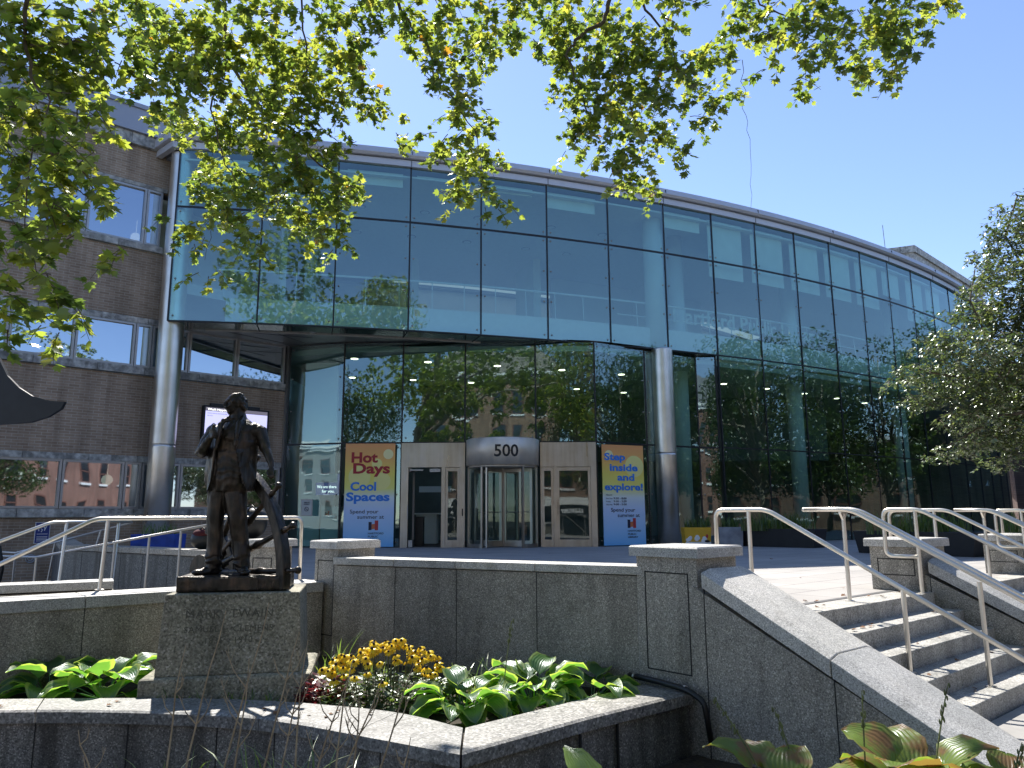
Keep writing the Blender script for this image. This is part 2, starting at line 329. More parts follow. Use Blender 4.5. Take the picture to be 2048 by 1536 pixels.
lt = MB(); lt.prism([(-3.3,10.3),(-4.3,10.9),(-7.9,13.6),(-11.5,19.6),(-12.3,19.6),(-24,9),(-10,2),(-4.6,8.6)], -1.25, -.95); struct('lower_terrace', lt, M['conc'])
# steps: six treads, each with its own riser; two flights
def flight(u0, u1, cuts, nm):
    for k in range(1, 5):
        mb = MB(); v0 = .49+.29*(k-1); v1 = .49+.29*k+ .02; us = [u0]+cuts[k%len(cuts)]+[u1]
        for i in range(len(us)-1):
            g = .004
            a, b = us[i]+g, us[i+1]-g
            mb.prism([S(a,v0-.1,0)[:2], S(a,v1,0)[:2], S(b,v1,0)[:2], S(b,v0-.1,0)[:2]], -1.2, -.165*k)
        o = struct('step', mb, M['granite_step'], bevel=.008)
    mb = MB(); v0 = .16; us = [u0]+cuts[0]+[u1]
    for i in range(len(us)-1): mb.prism([S(us[i]+.003,v0,0)[:2], S(us[i]+.003,.50,0)[:2], S(us[i+1]-.003,.50,0)[:2], S(us[i+1]-.003,v0,0)[:2]], -1.2, .006)
    struct('step', mb, M['granite_step'], bevel=.008)
flight(.76, 3.88, [[1.95],[2.35],[1.7,3.2],[2.0],[1.55,2.9]], 'a')
flight(4.58, 7.68, [[6.2],[5.6],[6.8],[6.0]], 'b')
flight(8.38, 12.4, [[10.2],[9.6],[10.8]], 'c')
# ================================================================ library building
B = thing('library_building', (-7.3, 24.2, 0), 'brick library with a long curved hall of blue green glass and a revolving door', 'building')
WROT = math.atan2(WD[1], WD[0])
def wb(name, mb, mat, parent=None, **k):
    """mesh in the brick wing's own frame: x along the wall, y outwards, z up"""
    me = bpy.data.meshes.new(name); me.from_pydata(mb.v, [], mb.f); me.materials.append(mat); me.update()
    o = bpy.data.objects.new(name, me); COL.objects.link(o); o['_o'] = (0,0,0)
    if parent is None: o.parent = B; o.location = (0,0,0); o.rotation_euler = (0,0,WROT)
    else: o.parent = parent
    return o
ks = 1.035
def Z(z): return .9+(z-.9)*ks
SE = 9.6
for (z0, z1, s0) in ((-1.4,.93,0),(2.58,4.80,0),(6.44,8.35,3.75),(10.33,11.40,3.75)):
    mb = MB(); mb.box2((s0*ks,-.4,Z(z0)),(SE*ks,0,Z(z1))); wb('brick_wall', mb, M['brick'])
mb = MB(); mb.box2((-.02,-.42,-1.4),(.09,.10,Z(6.40))); wb('corner_post', mb, M['alu'])
for (z0, z1, s0, o_) in ((.95,1.16,.1,.09),(2.42,2.58,.1,.05),(4.82,5.02,.1,.09),(6.26,6.42,.1,.05),(8.37,8.55,4.0,.09),(10.22,10.33,4.0,.05),(11.42,11.75,3.9,.12)):
    mb = MB(); s = s0; k = 0
    while s < SE-.01:
        s2 = min(SE, s+1.48-(.3 if k%3==0 else 0)); mb.box2((s*ks+.006,-.02,Z(z0)),(s2*ks-.006,o_,Z(z1))); s = s2; k += 1
    wb('stone_band', mb, M['marble'])
mb = MB(); mb.box2((1.0*ks,-11.5,Z(11.76)),(SE*ks,.22,Z(11.9))); mb.box2((1.0*ks,-11.4,Z(11.9)),(SE*ks,.14,Z(12.5))); mb.box2((1.0*ks,-11.5,Z(12.5)),(SE*ks,.2,Z(12.63))); wb('metal_parapet', mb, M['parapet'])
mb = MB(); mb.box2((0,-12,-1.4),(SE*ks,-11.6,12.2)); mb.box2((SE*ks-.3,-12,-1.4),(SE*ks,-.4,12.2)); wb('rear_wall', mb, M['brick'])
mb = MB(); mb.box2((0.05,-4,-1.3),(SE*ks-.3,-3.8,11.9));
for z in (.4, 4.2, 7.7): mb.box2((.05,-3.8,z),(SE*ks-.3,-.41,z+.35))
mb.box2((0.02,-11.6,-1.3),(.25,-.45,11.9)); wb('interior_wall', mb, M['inwall'])
jam = [.13,1.67,3.08,4.1,4.53,6.0,7.47,8.94]
def window(s0, s1, z0, z1):
    x0, x1, a, b = s0*ks, s1*ks, Z(z0), Z(z1); f = MB(); t = .06
    f.box2((x0,-.16,a),(x1,.03,a+t)); f.box2((x0,-.16,b-t),(x1,.03,b)); f.box2((x0,-.16,a+t),(x0+t,.03,b-t)); f.box2((x1-t,-.16,a+t),(x1,.03,b-t))
    fo = wb('window', f, M['alu']); g = MB(); g.quad([(x0+t,-.05,a+t),(x0+t,-.05,b-t),(x1-t,-.05,b-t),(x1-t,-.05,a+t)]); wb('pane', g, M['glass_win'], fo)
for i in range(len(jam)-1):
    window(jam[i]+.008, jam[i+1]-.008, 1.17, 2.415); window(jam[i]+.008, jam[i+1]-.008, 5.03, 6.255)
    if jam[i] > 4: window(jam[i]+.008, jam[i+1]-.008, 8.56, 10.215)
# pendant globes behind the windows
for (s, z) in ((5.9,5.25),(4.75,1.95),(7.45,1.95),(4.55,8.95)):
    g = MB(); g.ell((s*ks,-.75,Z(z)), (.15,.15,.15), 16, 10); g.tube([(s*ks,-.75,Z(z)+.15),(s*ks,-.75,Z(z)+.55)], .01, 5)
    wb('pendant_globe', g, simple('globe', (.9,.85,.75), .4, emit=(1,.86,.66), es=.9) if 'globe' not in bpy.data.materials else bpy.data.materials['globe'])
# ---------------------------------------------------------------- curved glass hall
T = [7.72,10.15,12.3,14.5,16.75,18.97,21.2,23.42,25.52,27.6,29.7,31.78,33.85,35.95,38.05,40.15,42.25,44.35,46.45,48.55,50.65]
def sweep(prof, t0, t1, n=48, mb=None):
    mb = mb or MB(); rings = []
    for i in range(n+1):
        t = t0+(t1-t0)*i/n; rings.append([arc(t, z, off) for off, z in prof])
    return mb.loft(rings)
def ring(o0, o1, z0, z1, t0, t1, n=48, mb=None): return sweep([(o0,z0),(o1,z0),(o1,z1),(o0,z1)], t0, t1, n, mb)
def fit(pts):
    mb = MB()
    for (p, n_) in pts:
        n_ = Vector(n_); a = n_.orthogonal().normalized(); b = n_.cross(a); vs = []
        for r, h in ((.030,0),(.030,.012),(.018,.030),(.004,.036)):
            for j in range(8): q = 2*PI*j/8; vs.append(Vector(p)+a*(r*math.cos(q))+b*(r*math.sin(q))+n_*h)
        mb.add(vs, [(i*8+j, i*8+(j+1)%8, (i+1)*8+(j+1)%8, (i+1)*8+j) for i in range(3) for j in range(8)]+[tuple(range(24,32))])
    return mb
def pane(p0, p1, z0, z1, bolts, mids):
    p0 = Vector((p0[0],p0[1],0)); p1 = Vector((p1[0],p1[1],0)); d = (p1-p0).normalized(); g = .012
    a = p0+d*g; b = p1-d*g; n_ = Vector((d.y,-d.x,0)); z0 += g; z1 -= g; mb = MB(); cr = [random.uniform(-.009,.009) for _ in range(4)]
    nx, nz = 4, 6; vs = []
    for i in range(nx+1):
        for j in range(nz+1):
            u_, v_ = i/nx, j/nz; q = a.lerp(b, u_)+n_*(cr[0]*(1-u_)*(1-v_)+cr[1]*u_*(1-v_)+cr[2]*(1-u_)*v_+cr[3]*u_*v_+.004*math.sin(PI*u_)*math.sin(PI*v_)); vs.append((q.x, q.y, z0+(z1-z0)*j/nz))
    mb.add(vs, [(i*(nz+1)+j, (i+1)*(nz+1)+j, (i+1)*(nz+1)+j+1, i*(nz+1)+j+1) for i in range(nx) for j in range(nz)])
    o = build('glass_pane', mb, M['glass'], B)
    if bolts:
        pts = []; zz = []
        if bolts & 1: zz.append(z0+.13)
        if bolts & 2: zz.append(z1-.13)
        zz += [z0+(z1-z0)*m for m in mids]
        for z in zz:
            for q in (a+d*.11, b-d*.11): pts.append(((q.x,q.y,z), n_))
        build('bolt_fittings', fit(pts), M['steel'], o, smooth=True)
    return o
ZT = 11.60
for i in range(len(T)-1):
    near = T[i] < 39
    pane(arc(T[i],0), arc(T[i+1],0), 6.42, 9.82, 3 if near else 0, (.36,.66))
    pane(arc(T[i],0), arc(T[i+1],0), 9.83, ZT, 1 if near else 0, ())
    if i >= 8:
        pane(arc(T[i],0), arc(T[i+1],0), 3.20, 6.41, 3 if T[i] < 34 else 0, (.5,))
        pane(arc(T[i],0), arc(T[i+1],0), 0.02, 3.19, 3 if T[i] < 34 else 0, ())
EP = [(-7.2,24.0),(-5.33,23.55),(-3.45,23.5),(-1.48,23.5),(.74,23.5),(2.62,23.55),(4.4,24.6),(6.35,25.62),(7.08,25.78)]
for i in range(len(EP)-1):
    pane(EP[i], EP[i+1], 3.20, 6.40, 3, (.33,.66))
    if i in (0,1,5,6,7): pane(EP[i], EP[i+1], 0.02, 3.19, 3, (.5,))
for i, t in enumerate(T):
    mb = MB(); z0 = 6.40 if i < 8 else 0; a = arc(t, 0, -.02); mb.box((a[0],a[1],(z0+ZT)/2), (.045,.07,ZT-z0), math.radians(t)); build('joint_seal', mb, M['black'], B)
for i, p in enumerate(EP):
    mb = MB(); z0 = 0 if i in (0,1,2,5,6,7) else 3.18; mb.box((p[0],p[1]+.02,(z0+6.4)/2), (.05,.07,6.4-z0)); build('joint_seal', mb, M['black'], B)
build('transom', ring(-.05,.012,9.795,9.85,T[0],T[-1]), M['black'], B)
build('transom', ring(-.05,.02,6.385,6.425,T[0],T[-1]), M['black'], B)
build('transom', ring(-.05,.012,3.17,3.215,T[8],T[-1],24), M['black'], B)
mb = MB()
for i in range(len(EP)-1):
    p0, p1 = Vector((*EP[i],0)), Vector((*EP[i+1],0)); d = (p1-p0); an = math.atan2(d.y,d.x); c0 = (p0+p1)/2
    mb.box((c0.x,c0.y+.025,3.195),(d.length,.09,.05),an); mb.box((c0.x,c0.y+.05,6.37),(d.length,.08,.07),an)
build('transom', mb, M['black'], B)
# fascia, roof, ceiling, floors
f1 = ring(-.06,.09,11.60,11.80,T[0]-.12,51.5); f2 = sweep([(-.2,11.83),(.20,11.83),(.26,11.90),(.20,12.10),(-.2,12.14)],T[0]-.12,51.5)
ret0 = arc(T[0]-.12,0,.1); rw = W(4.3,11.0)
def wallbox(mb, p, q, z0, z1, th):
    p = Vector((p[0],p[1],0)); q = Vector((q[0],q[1],0)); d = (q-p).normalized(); n_ = Vector((-d.y,d.x,0))*th
    return mb.prism([(p-n_)[:2],(q-n_)[:2],(q+n_)[:2],(p+n_)[:2]], z0, z1)
wallbox(f1, ret0, rw, 11.601, 11.799, .08); wallbox(f2, ret0, rw, 11.831, 12.11, .19)
build('fascia', f1, M['fascia'], B); build('roof_edge', f2, M['fascia'], B)
mb = MB()
for t in (10.2,14.5,19,23.4,27.6,31.8,36,40.2,44.4): q = arc(t,0,.215); mb.box((q[0],q[1],11.97),(.012,.09,.13),math.radians(t)); q = arc(t,0,.085); mb.box((q[0],q[1],11.70),(.015,.03,.205),math.radians(t))
build('fascia_joint', mb, M['black'], B)
outer = [arc(T[0]+(51.5-T[0])*i/30, 0, -.05)[:2] for i in range(31)]
mb = MB(); ring(-10.6,-.05,11.62,11.84,T[0],51.5,40,mb); ring(-13,-12.2,11.62,11.84,4,51.5,40,mb); ring(-12.2,-10.6,11.62,11.84,T[0],12,4,mb); ring(-12.2,-10.6,11.62,11.84,46,51.5,4,mb)  # gap left in the roof ring, added to let daylight in upstairs
mb.prism([arc(T[0],0,-.05)[:2], arc(T[0],0,-9)[:2], W(.2,0,-6)[:2], W(4.2,0,-1)[:2]], 11.60, 11.83); build('roof', mb, M['parapet'], B)
mb = MB(); ring(-12.2,-10.6,11.70,11.72,12,46,30,mb); build('added_skylight', mb, M['diffuser'], B)  # invented strip in the roof, added to brighten the upper interior
mb = MB(); ring(-10.5,-.08,11.30,11.36,T[0]+.1,51,40,mb); build('ceiling', mb, M['ceil'], B)
inn = [arc(T[0]+1.5+(51-T[0]-1.5)*i/30, 0, -1.3)[:2] for i in range(31)]
mb = MB(); mb.prism(inn+[arc(t,0,-12.5)[:2] for t in (51,44,36,28,20,12)]+[(-8.6,25.2)], 6.455, 6.50); build('upper_floor', mb, M['ceil'], B)
mb = MB(); mb.prism([(-7.1,24.2),(-5.33,23.62),(2.62,23.65),(4.4,24.7),(6.35,25.75),(7.1,26.0)]+[arc(t,0,-.5)[:2] for t in np.linspace(26,51,18)]+[arc(t,0,-12.4)[:2] for t in (51,44,36,28,20,12)]+[(-8.6,25.4)], 6.12, 6.30); build('hall_ceiling', mb, M['hallceil'], B)
build('knee_wall', ring(-.80,-.70,6.46,7.32,T[0]+1.4,44), M['white'], B)
build('rear_wall', ring(-12.9,-12.5,-1,11.6,2,52), M['inwall'], B)
mb = MB(); mb.prism([arc(51.2,0,.0)[:2],arc(51.2,0,-13)[:2],arc(52,0,-13)[:2],arc(51.8,0,.0)[:2]], -1, 11.6); build('end_wall', mb, M['brick'], B)
mb = MB(); mb.prism([EP[0],EP[1],(EP[5][0],EP[5][1]),EP[6],EP[7]]+[arc(t,0,-.1)[:2] for t in T[8:]]+[arc(t,0,-12.5)[:2] for t in (51,44,36,28,20,12)]+[(-9,30)], .004, .012); build('hall_floor', mb, M['infloor'], B)
# upstairs partitions, columns, handrail and blinds
mb = MB()
for t, o0, o1, z1 in ((11,-9,-5,11.3),(15.6,-9,-7.5,11.3),(21,-8,-6,11.3),(28,-9,-6,11.3)):
    mb.prism([arc(t,0,o0)[:2],arc(t,0,o1)[:2],arc(t+.35,0,o1)[:2],arc(t+.35,0,o0)[:2]], 6.47, z1)
ring(-8.2,-8.0,6.47,11.28,23,33,12,mb)
build('partition', mb, M['inwall'], B)
hr = MB(); hr.tube([arc(t,8.25,-.92) for t in np.linspace(8.8,44,40)], .034, 6)
for t in np.arange(9,44,1.06): hr.tube([arc(t,7.3,-.85),arc(t,8.25,-.92)], .014, 4)
hr.tube([arc(t,7.75,-.9) for t in np.linspace(22,44,30)], .018, 5)
build('balustrade', hr, M['white'], B)
for t in (25.3,31.5,40):
    mb = MB(); q = arc(t,0,-1.9); mb.lathe([(.3,0),(.3,11.3)], (q[0],q[1],.01), 20); build('interior_column', mb, M['inwall'], B, smooth=True)
def blind(t0, t1, z0):
    mb = MB(); vs = []
    for k, off in ((0,-.30),(1,-.285)):
        for t, z in ((t0,z0),(t1,z0),(t1,11.5),(t0,11.5)): vs.append(arc(t,z,off))
    mb.hexa([vs[0],vs[1],vs[5],vs[4],vs[3],vs[2],vs[6],vs[7]]); q0 = arc(t0,11.45,-.28); q1 = arc(t1,11.45,-.28); mb.tube([q0,q1], .045, 8)
    build('roller_blind', mb, M['blind'], B)
for i, fr, z0 in ((0,(.35,.9),10.6),(1,(.12,.9),10.75),(2,(.12,.9),11.05),(3,(.1,.8),11.3),(4,(.1,.82),11.25),(5,(.05,.85),10.95),(7,(.12,.85),10.9),(8,(.02,.8),9.35),(9,(.02,.82),9.4),(10,(.02,.82),9.42),(11,(.02,.82),9.45),(12,(.02,.82),9.45),(13,(.02,.7),10.2),(14,(.02,.8),9.4),(15,(.02,.8),9.4)):
    w_ = T[i+1]-T[i]; blind(T[i]+w_*fr[0], T[i]+w_*fr[1], z0)
# ceiling lights: dull upstairs, lit downstairs and under the overhang
def disc(name, p, r, mat, h=.02):
    mb = MB(); mb.lathe([(r*1.25,0),(r*1.25,-h),(r,-h-.005)], p, 14); o = build(name, mb, M['alu'], B); m2 = MB(); m2.lathe([(r*.95,-h-.012),(r*.95,-h-.006)], p, 14); build('lamp_lens', m2, mat, o); return o
random.seed(4)
for t in (13.2,15.4,17.6,20,22.3):
    for off in (-2.6,-5): q = arc(t+random.uniform(-.3,.3),11.30,off); disc('ceiling_light', q, .14, M['ceil'])
for t in np.arange(13,40,2.6):
    for off in (-3.0,-6.5): q = arc(t,6.12,off); disc('ceiling_light', q, .13, M['lamp'])
for x, y in ((-6.0,22.1),(-3.9,22.9),(-1.9,23.0)): disc('soffit_light', (x,y,6.43), .11, M['alu'])
# soffit under the projecting box and its glass skirt
sp = [arc(t,0,-.9)[:2] for t in np.linspace(8.6,25.52,16)]+[EP[8],EP[7],EP[6],EP[5],EP[3],EP[1],EP[0],W(2.8,0)[:2],(-10.0,21.4)]
mb = MB(); mb.prism(sp, 6.43, 6.45); build('soffit', mb, M['soffit'], B)
mb = MB(); sweep([(-.02,6.40),(-.92,6.40),(-.92,6.42),(-.02,6.42)], T[0]+.1, T[8], 24, mb); build('soffit_glass', mb, M['glass_soffit'], B)
mb = MB(); ring(-.99,-.93,6.36,6.425,T[0]+.8,T[7]+.6,24,mb); build('soffit_trim', mb, M['alu'], B)
mb = MB()
for t in T[1:8]: a0 = arc(t,6.39,-.02); a1 = arc(t-.05,6.39,-.92); mb.tube([a0,a1], .012, 4)
for (a0, a1) in (((-9.2,21.3),(-7.3,23.6)),((-8.6,21.9),(-6.2,22.9)),((-7.4,21.6),(-6.6,23.7)),((-4.6,22.7),(-4.6,23.5)),((-2.2,22.9),(-2.2,23.5)),((.2,23.2),(.2,23.5))): mb.tube([(*a0,6.425),(*a1,6.425)], .006, 4)
build('soffit_joint', mb, M['black'], B)
# columns
for (x, y) in ((-9.77,21.06),(5.02,24.72)):
    z1 = 11.6 if x < 0 else 6.41; mb = MB(); b_ = 0 if x > 0 else -1; zs = [b_,2.86,2.9,2.903,2.917,2.92,2.96,z1-.05,z1]
    mb.lathe([((.339 if i in (3,4) else .345), z) for i, z in enumerate(zs)], (x,y,0), 40); build('round_column', mb, M['column'], B, smooth=True)
mb = MB(); mb.lathe([(.34,6.47),(.34,11.3)], (5.02,25.6,0), 32); build('interior_column', mb, M['inwall'], B, smooth=True)
# lettering on the upstairs wall, following the curve
def arctext(body, size, t0, z, off, mat):
    o = text('lettering', body, size, (0,0,0), (1,0,0), (0,1,0), mat, None, .02, .02)
    bo = Vector(B['_o'])
    for v in o.data.vertices:
        x, y, zz = v.co; q = arc(t0+math.degrees(x/(CR+off)), z+y, off+zz); v.co = Vector(q)-bo
    o.parent = B
arctext('Hartford Public Library', .85, 24.9, 7.95, -1.7, M['blind'])
# ---------------------------------------------------------------- entrance
EY = 23.40
P_ = thing('x', (0,0,0), '', '') ; bpy.data.objects.remove(P_)
mb = MB()
mb.box2((-3.42,EY-.08,2.42),(-1.46,EY+.12,3.17)); mb.box2((.86,EY-.08,2.42),(2.58,EY+.12,3.17))
for x0, x1 in ((-3.42,-3.2),(-2.18,-2.06),(-1.62,-1.46),(.86,.90),(1.26,1.36),(2.40,2.58)): mb.box2((x0,EY-.07,0),(x1,EY+.11,2.42))
portal = build('entrance_portal', mb, M['steel'], B)
DC = (-.30, EY+.12); DR = 1.14
mb = MB(); mb.lathe([(DR,2.44),(DR,3.24),(DR-.03,3.26)], (DC[0],DC[1],0), 64); mb.lathe([(DR-.06,2.38),(DR-.06,2.44)], (DC[0],DC[1],0), 48)
drum = build('revolving_door_drum', mb, M['drum'], B, smooth=False)
for p in drum.data.polygons: p.use_smooth = len(p.vertices) == 4 and abs(p.normal.z) < .3
def drumtext():
    o = text('house_number', '500', .50, (0,0,0), (1,0,0), (0,1,0), M['blackm'], None, .018, .01, 'CENTER')
    for v in o.data.vertices:
        x, y, zz = v.co; a = -PI/2+(x+.12)/DR; v.co = Vector((DC[0]+(DR+.006+zz)*math.cos(a), DC[1]+(DR+.006+zz)*math.sin(a), 2.68+y))-Vector(B['_o'])
    o.parent = B
drumtext()
# curved glass enclosures, posts
for (a0, a1) in ((198,236),(304,342)):
    mb = MB(); mb.lathe([(DR-.06,.12),(DR-.06,2.36)], (DC[0],DC[1],0), 10, a0=math.radians(a0), a1=math.radians(a1)); g = build('enclosure_glass', mb, M['glass_in'], B)
    fm = MB()
    for a in (a0, a1): q = (DC[0]+(DR-.06)*math.cos(math.radians(a)), DC[1]+(DR-.06)*math.sin(math.radians(a))); fm.box((q[0],q[1],1.19),(.07,.06,2.38),math.radians(a))
    fm.lathe([(DR-.09,0),(DR-.09,.12),(DR-.03,.12),(DR-.03,0)], (DC[0],DC[1],0), 10, a0=math.radians(a0), a1=math.radians(a1)); build('enclosure_frame', fm, M['steel'], g)
for k, a in enumerate((-118,-28,62,152)):
    an = math.radians(a); dx, dy = math.cos(an), math.sin(an); fm = MB(); R1 = DR-.12
    def wp(r, z): return (DC[0]+dx*r, DC[1]+dy*r, z)
    for (r0, r1, z0, z1) in ((.05,R1,.02,.20),(.05,R1,2.26,2.36),(.05,.12,.20,2.26),(R1-.08,R1,.20,2.26)):
        p = wp((r0+r1)/2,(z0+z1)/2); fm.box(p,(r1-r0,.05,z1-z0),an)
    fm.tube([wp(.12,1.05),wp(R1-.06,1.05)], .014, 6)
    o = build('revolving_leaf', fm, M['steel'], B); g = MB(); g.quad([wp(.12,.2),wp(R1-.08,.2),wp(R1-.08,2.26),wp(.12,2.26)]); build('leaf_glass', g, M['glass_in'], o)
mb = MB(); mb.lathe([(.05,0),(.05,2.38)], (DC[0],DC[1],0), 12); build('centre_post', mb, M['steel'], B)
def door(x0, x1, y, open_=0, handle=True):
    fm = MB(); fm.box2((x0,y-.03,.0),(x1,y+.03,.22)); fm.box2((x0,y-.03,2.30),(x1,y+.03,2.41)); fm.box2((x0,y-.03,.22),(x0+.07,y+.03,2.30)); fm.box2((x1-.07,y-.03,.22),(x1,y+.03,2.30))
    if handle: fm.tube([(x0+.03,y-.03,1.35),(x0+.03,y-.10,1.35),(x0+.03,y-.10,.95),(x0+.03,y-.03,.95)], .014, 6)
    o = build('door', fm, M['steel'], B); g = MB(); g.quad([(x0+.07,y,.22),(x1-.07,y,.22),(x1-.07,y,2.30),(x0+.07,y,2.30)]); build('door_glass', g, M['glass_in'], o); return o
door(-2.055,-1.625,EY,handle=False); door(.905,1.255,EY,handle=False); door(1.365,2.395,EY)
# the open left door: leaf swung inwards on its hinges, closer arm, bottom shoe
dm = MB(); dm.box2((-3.19,EY+.06,.0),(-3.13,EY+1.0,.2)); dm.box2((-3.19,EY+.06,2.3),(-3.13,EY+1.0,2.4)); dm.box2((-3.19,EY+.94,.2),(-3.13,EY+1.0,2.3)); dm.box2((-3.17,EY-.05,.02),(-3.05,EY+.05,.22)); dm.box2((-2.55,EY-.02,2.28),(-2.22,EY+.06,2.38)); dm.box2((-3.17,EY-.02,2.32),(-2.75,EY+.0,2.36))
dm.tube([(-3.19,EY-.08,1.25),(-3.19,EY-.16,1.25),(-3.19,EY-.16,.85),(-3.19,EY-.08,.85)], .014, 6); build('door', dm, M['alu'], B)
mb = MB(); mb.box((-1.53,EY-.09,1.05),(.035,.03,.22)); build('door_button', mb, M['black'], B)
# downstairs things
mb = MB(); mb.box2((-7.0,25.2,.02),(-5.9,25.4,6.1)); mb.box2((-6.9,24.6,.02),(-6.2,24.8,2.5)); mb.box2((6.5,30,.02),(6.8,30.3,6.1)); build('interior_wall', mb, M['inwall'], B)
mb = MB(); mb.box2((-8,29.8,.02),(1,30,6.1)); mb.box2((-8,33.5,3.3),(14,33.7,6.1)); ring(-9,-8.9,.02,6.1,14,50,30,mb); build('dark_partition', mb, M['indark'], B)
# roof objects behind
mb = MB(); mb.box2((-16,30,11.8),(-6.3,40,14.6)); build('roof_plant_room', mb, M['parapet'], B)
mb = MB(); mb.prism([(21.9,42.8),(23.5,42.1),(33,51),(30,54)], 9, 16.0); mb.prism([(21.8,42.7),(23.5,41.95),(33.2,51),(30,54.2)], 16.001, 16.4); build('stone_parapet', mb, M['marble'], B)
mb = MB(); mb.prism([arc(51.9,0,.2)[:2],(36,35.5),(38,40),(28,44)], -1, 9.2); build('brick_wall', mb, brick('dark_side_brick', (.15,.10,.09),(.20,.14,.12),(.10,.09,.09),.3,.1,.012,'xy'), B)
for x, y in ((27.9,40.25),(29.2,39.45)):
    mb = MB(); mb.tube([(x,y,2.55),(x-.15,y-.2,2.75),(x-.2,y-.28,2.6)], .04, 6); mb.lathe([(.04,.16),(.07,.1),(.17,0),(.15,-.01)], (x-.22,y-.3,2.45), 14); build('wall_lamp', mb, M['white'], B, smooth=True)
# ================================================================ granite walls, piers and copings
def lerp2(a, b, t): return (a[0]+(b[0]-a[0])*t, a[1]+(b[1]-a[1])*t)
def inset(poly, d):
    n = len(poly); cx = sum(p[0] for p in poly)/n; cyy = sum(p[1] for p in poly)/n; out = []
    for p in poly: L_ = math.hypot(p[0]-cx, p[1]-cyy); out.append((p[0]+(cx-p[0])*d/L_, p[1]+(cyy-p[1])*d/L_))
    return out
def pier(poly, z0, zc, label, faces=(0,1), mat='granite', group='granite piers beside the steps', cap=.10):
    cx = sum(p[0] for p in poly)/4; cyy = sum(p[1] for p in poly)/4
    t = thing('granite_pier', (cx,cyy,z0), label, 'pier', group)
    bd = inset(poly, .07); mb = MB(); mb.prism(bd, z0, zc-cap); 
    o = build('pier_body', mb, M[mat], t, bevel=.006)
    mb = MB(); n = len(poly); a = inset(poly, .02)
    top = [(cx,cyy,zc+.015)]
    P = [(p[0],p[1],zc-cap) for p in poly]+[(p[0],p[1],zc-.015) for p in poly]+[(p[0],p[1],zc) for p in a]+top
    ar = sum(poly[i][0]*poly[(i+1)%n][1]-poly[(i+1)%n][0]*poly[i][1] for i in range(n)); 
    fs = [tuple(range(n))]
    for i in range(n): j = (i+1)%n; fs += [(i,j,n+j,n+i),(n+i,n+j,2*n+j,2*n+i),(2*n+i,2*n+j,3*n)]
    mb.add(P, fs); c = build('pier_cap', mb, M['granite_cap'], t)
    bm = bmesh.new(); bm.from_mesh(c.data); bmesh.ops.recalc_face_normals(bm, faces=bm.faces); bm.to_mesh(c.data); bm.free()
    # recessed panel on the seen faces: a frame of raised strips
    for i in faces:
        p, q = Vector((*bd[i],0)), Vector((*bd[(i+1)%n],0)); d = (q-p); L_ = d.length; d.normalize(); nn = Vector((d.y,-d.x,0))
        if nn.dot(Vector(((p.x+q.x)/2-cx,(p.y+q.y)/2-cyy,0))) < 0: nn = -nn
        mb = MB(); za, zb = max(z0+.1, -.52 if zc > .5 and z0 < -.6 else z0+.18), zc-cap-.14; s = L_*.14; w_ = .012
        for (u0,u1,v0,v1) in ((s,L_-s,za,za+w_),(s,L_-s,zb-w_,zb),(s,s+w_,za,zb),(L_-s-w_,L_-s,za,zb)):
            A = p+d*u0; Bq = p+d*u1; e0, e1 = nn*-.02, nn*.0035
            mb.prism([(A+e0)[:2],(Bq+e0)[:2],(Bq+e1)[:2],(A+e1)[:2]], v0, v1)
        build('panel_groove', mb, M['groove'], t)
    return t
M['groove'] = simple('joint_shadow', (.025,.025,.025), .9)
piers = [
 (([(1.14,7.6),(1.67,6.99),(2.24,7.53),(1.71,8.14)]), -1.2, .62, 'large granite pier at the left head of the nearest stair cheek', (0,)),
 (([S(3.80,-.25,0)[:2],S(3.80,.45,0)[:2],S(4.62,.45,0)[:2],S(4.62,-.25,0)[:2]]), 0, .62, 'granite pier behind the looped rail, between the first and second flights', (0,)),
 (([S(7.6,-.2,0)[:2],S(7.6,.42,0)[:2],S(8.42,.42,0)[:2],S(8.42,-.2,0)[:2]]), 0, .60, 'farthest granite pier, at the right edge beyond the second flight', (0,)),
 (([(-2.59,9.85),(-2.16,9.48),(-1.72,10.03),(-2.15,10.40)]), -1.2, .62, 'granite pier left of the banners where the ramp wall meets the low wall', (0,)),
 (([(-3.62,10.40),(-3.13,10.27),(-3.0,10.75),(-3.5,10.88)]), -1.2, .62, 'small granite pier seen behind the bronze wheel', (0,))]
pier_objs = [pier(*p) for p in piers]
def wallthing(name, loc, label, cat='wall', group=None): return thing(name, loc, label, cat, group)
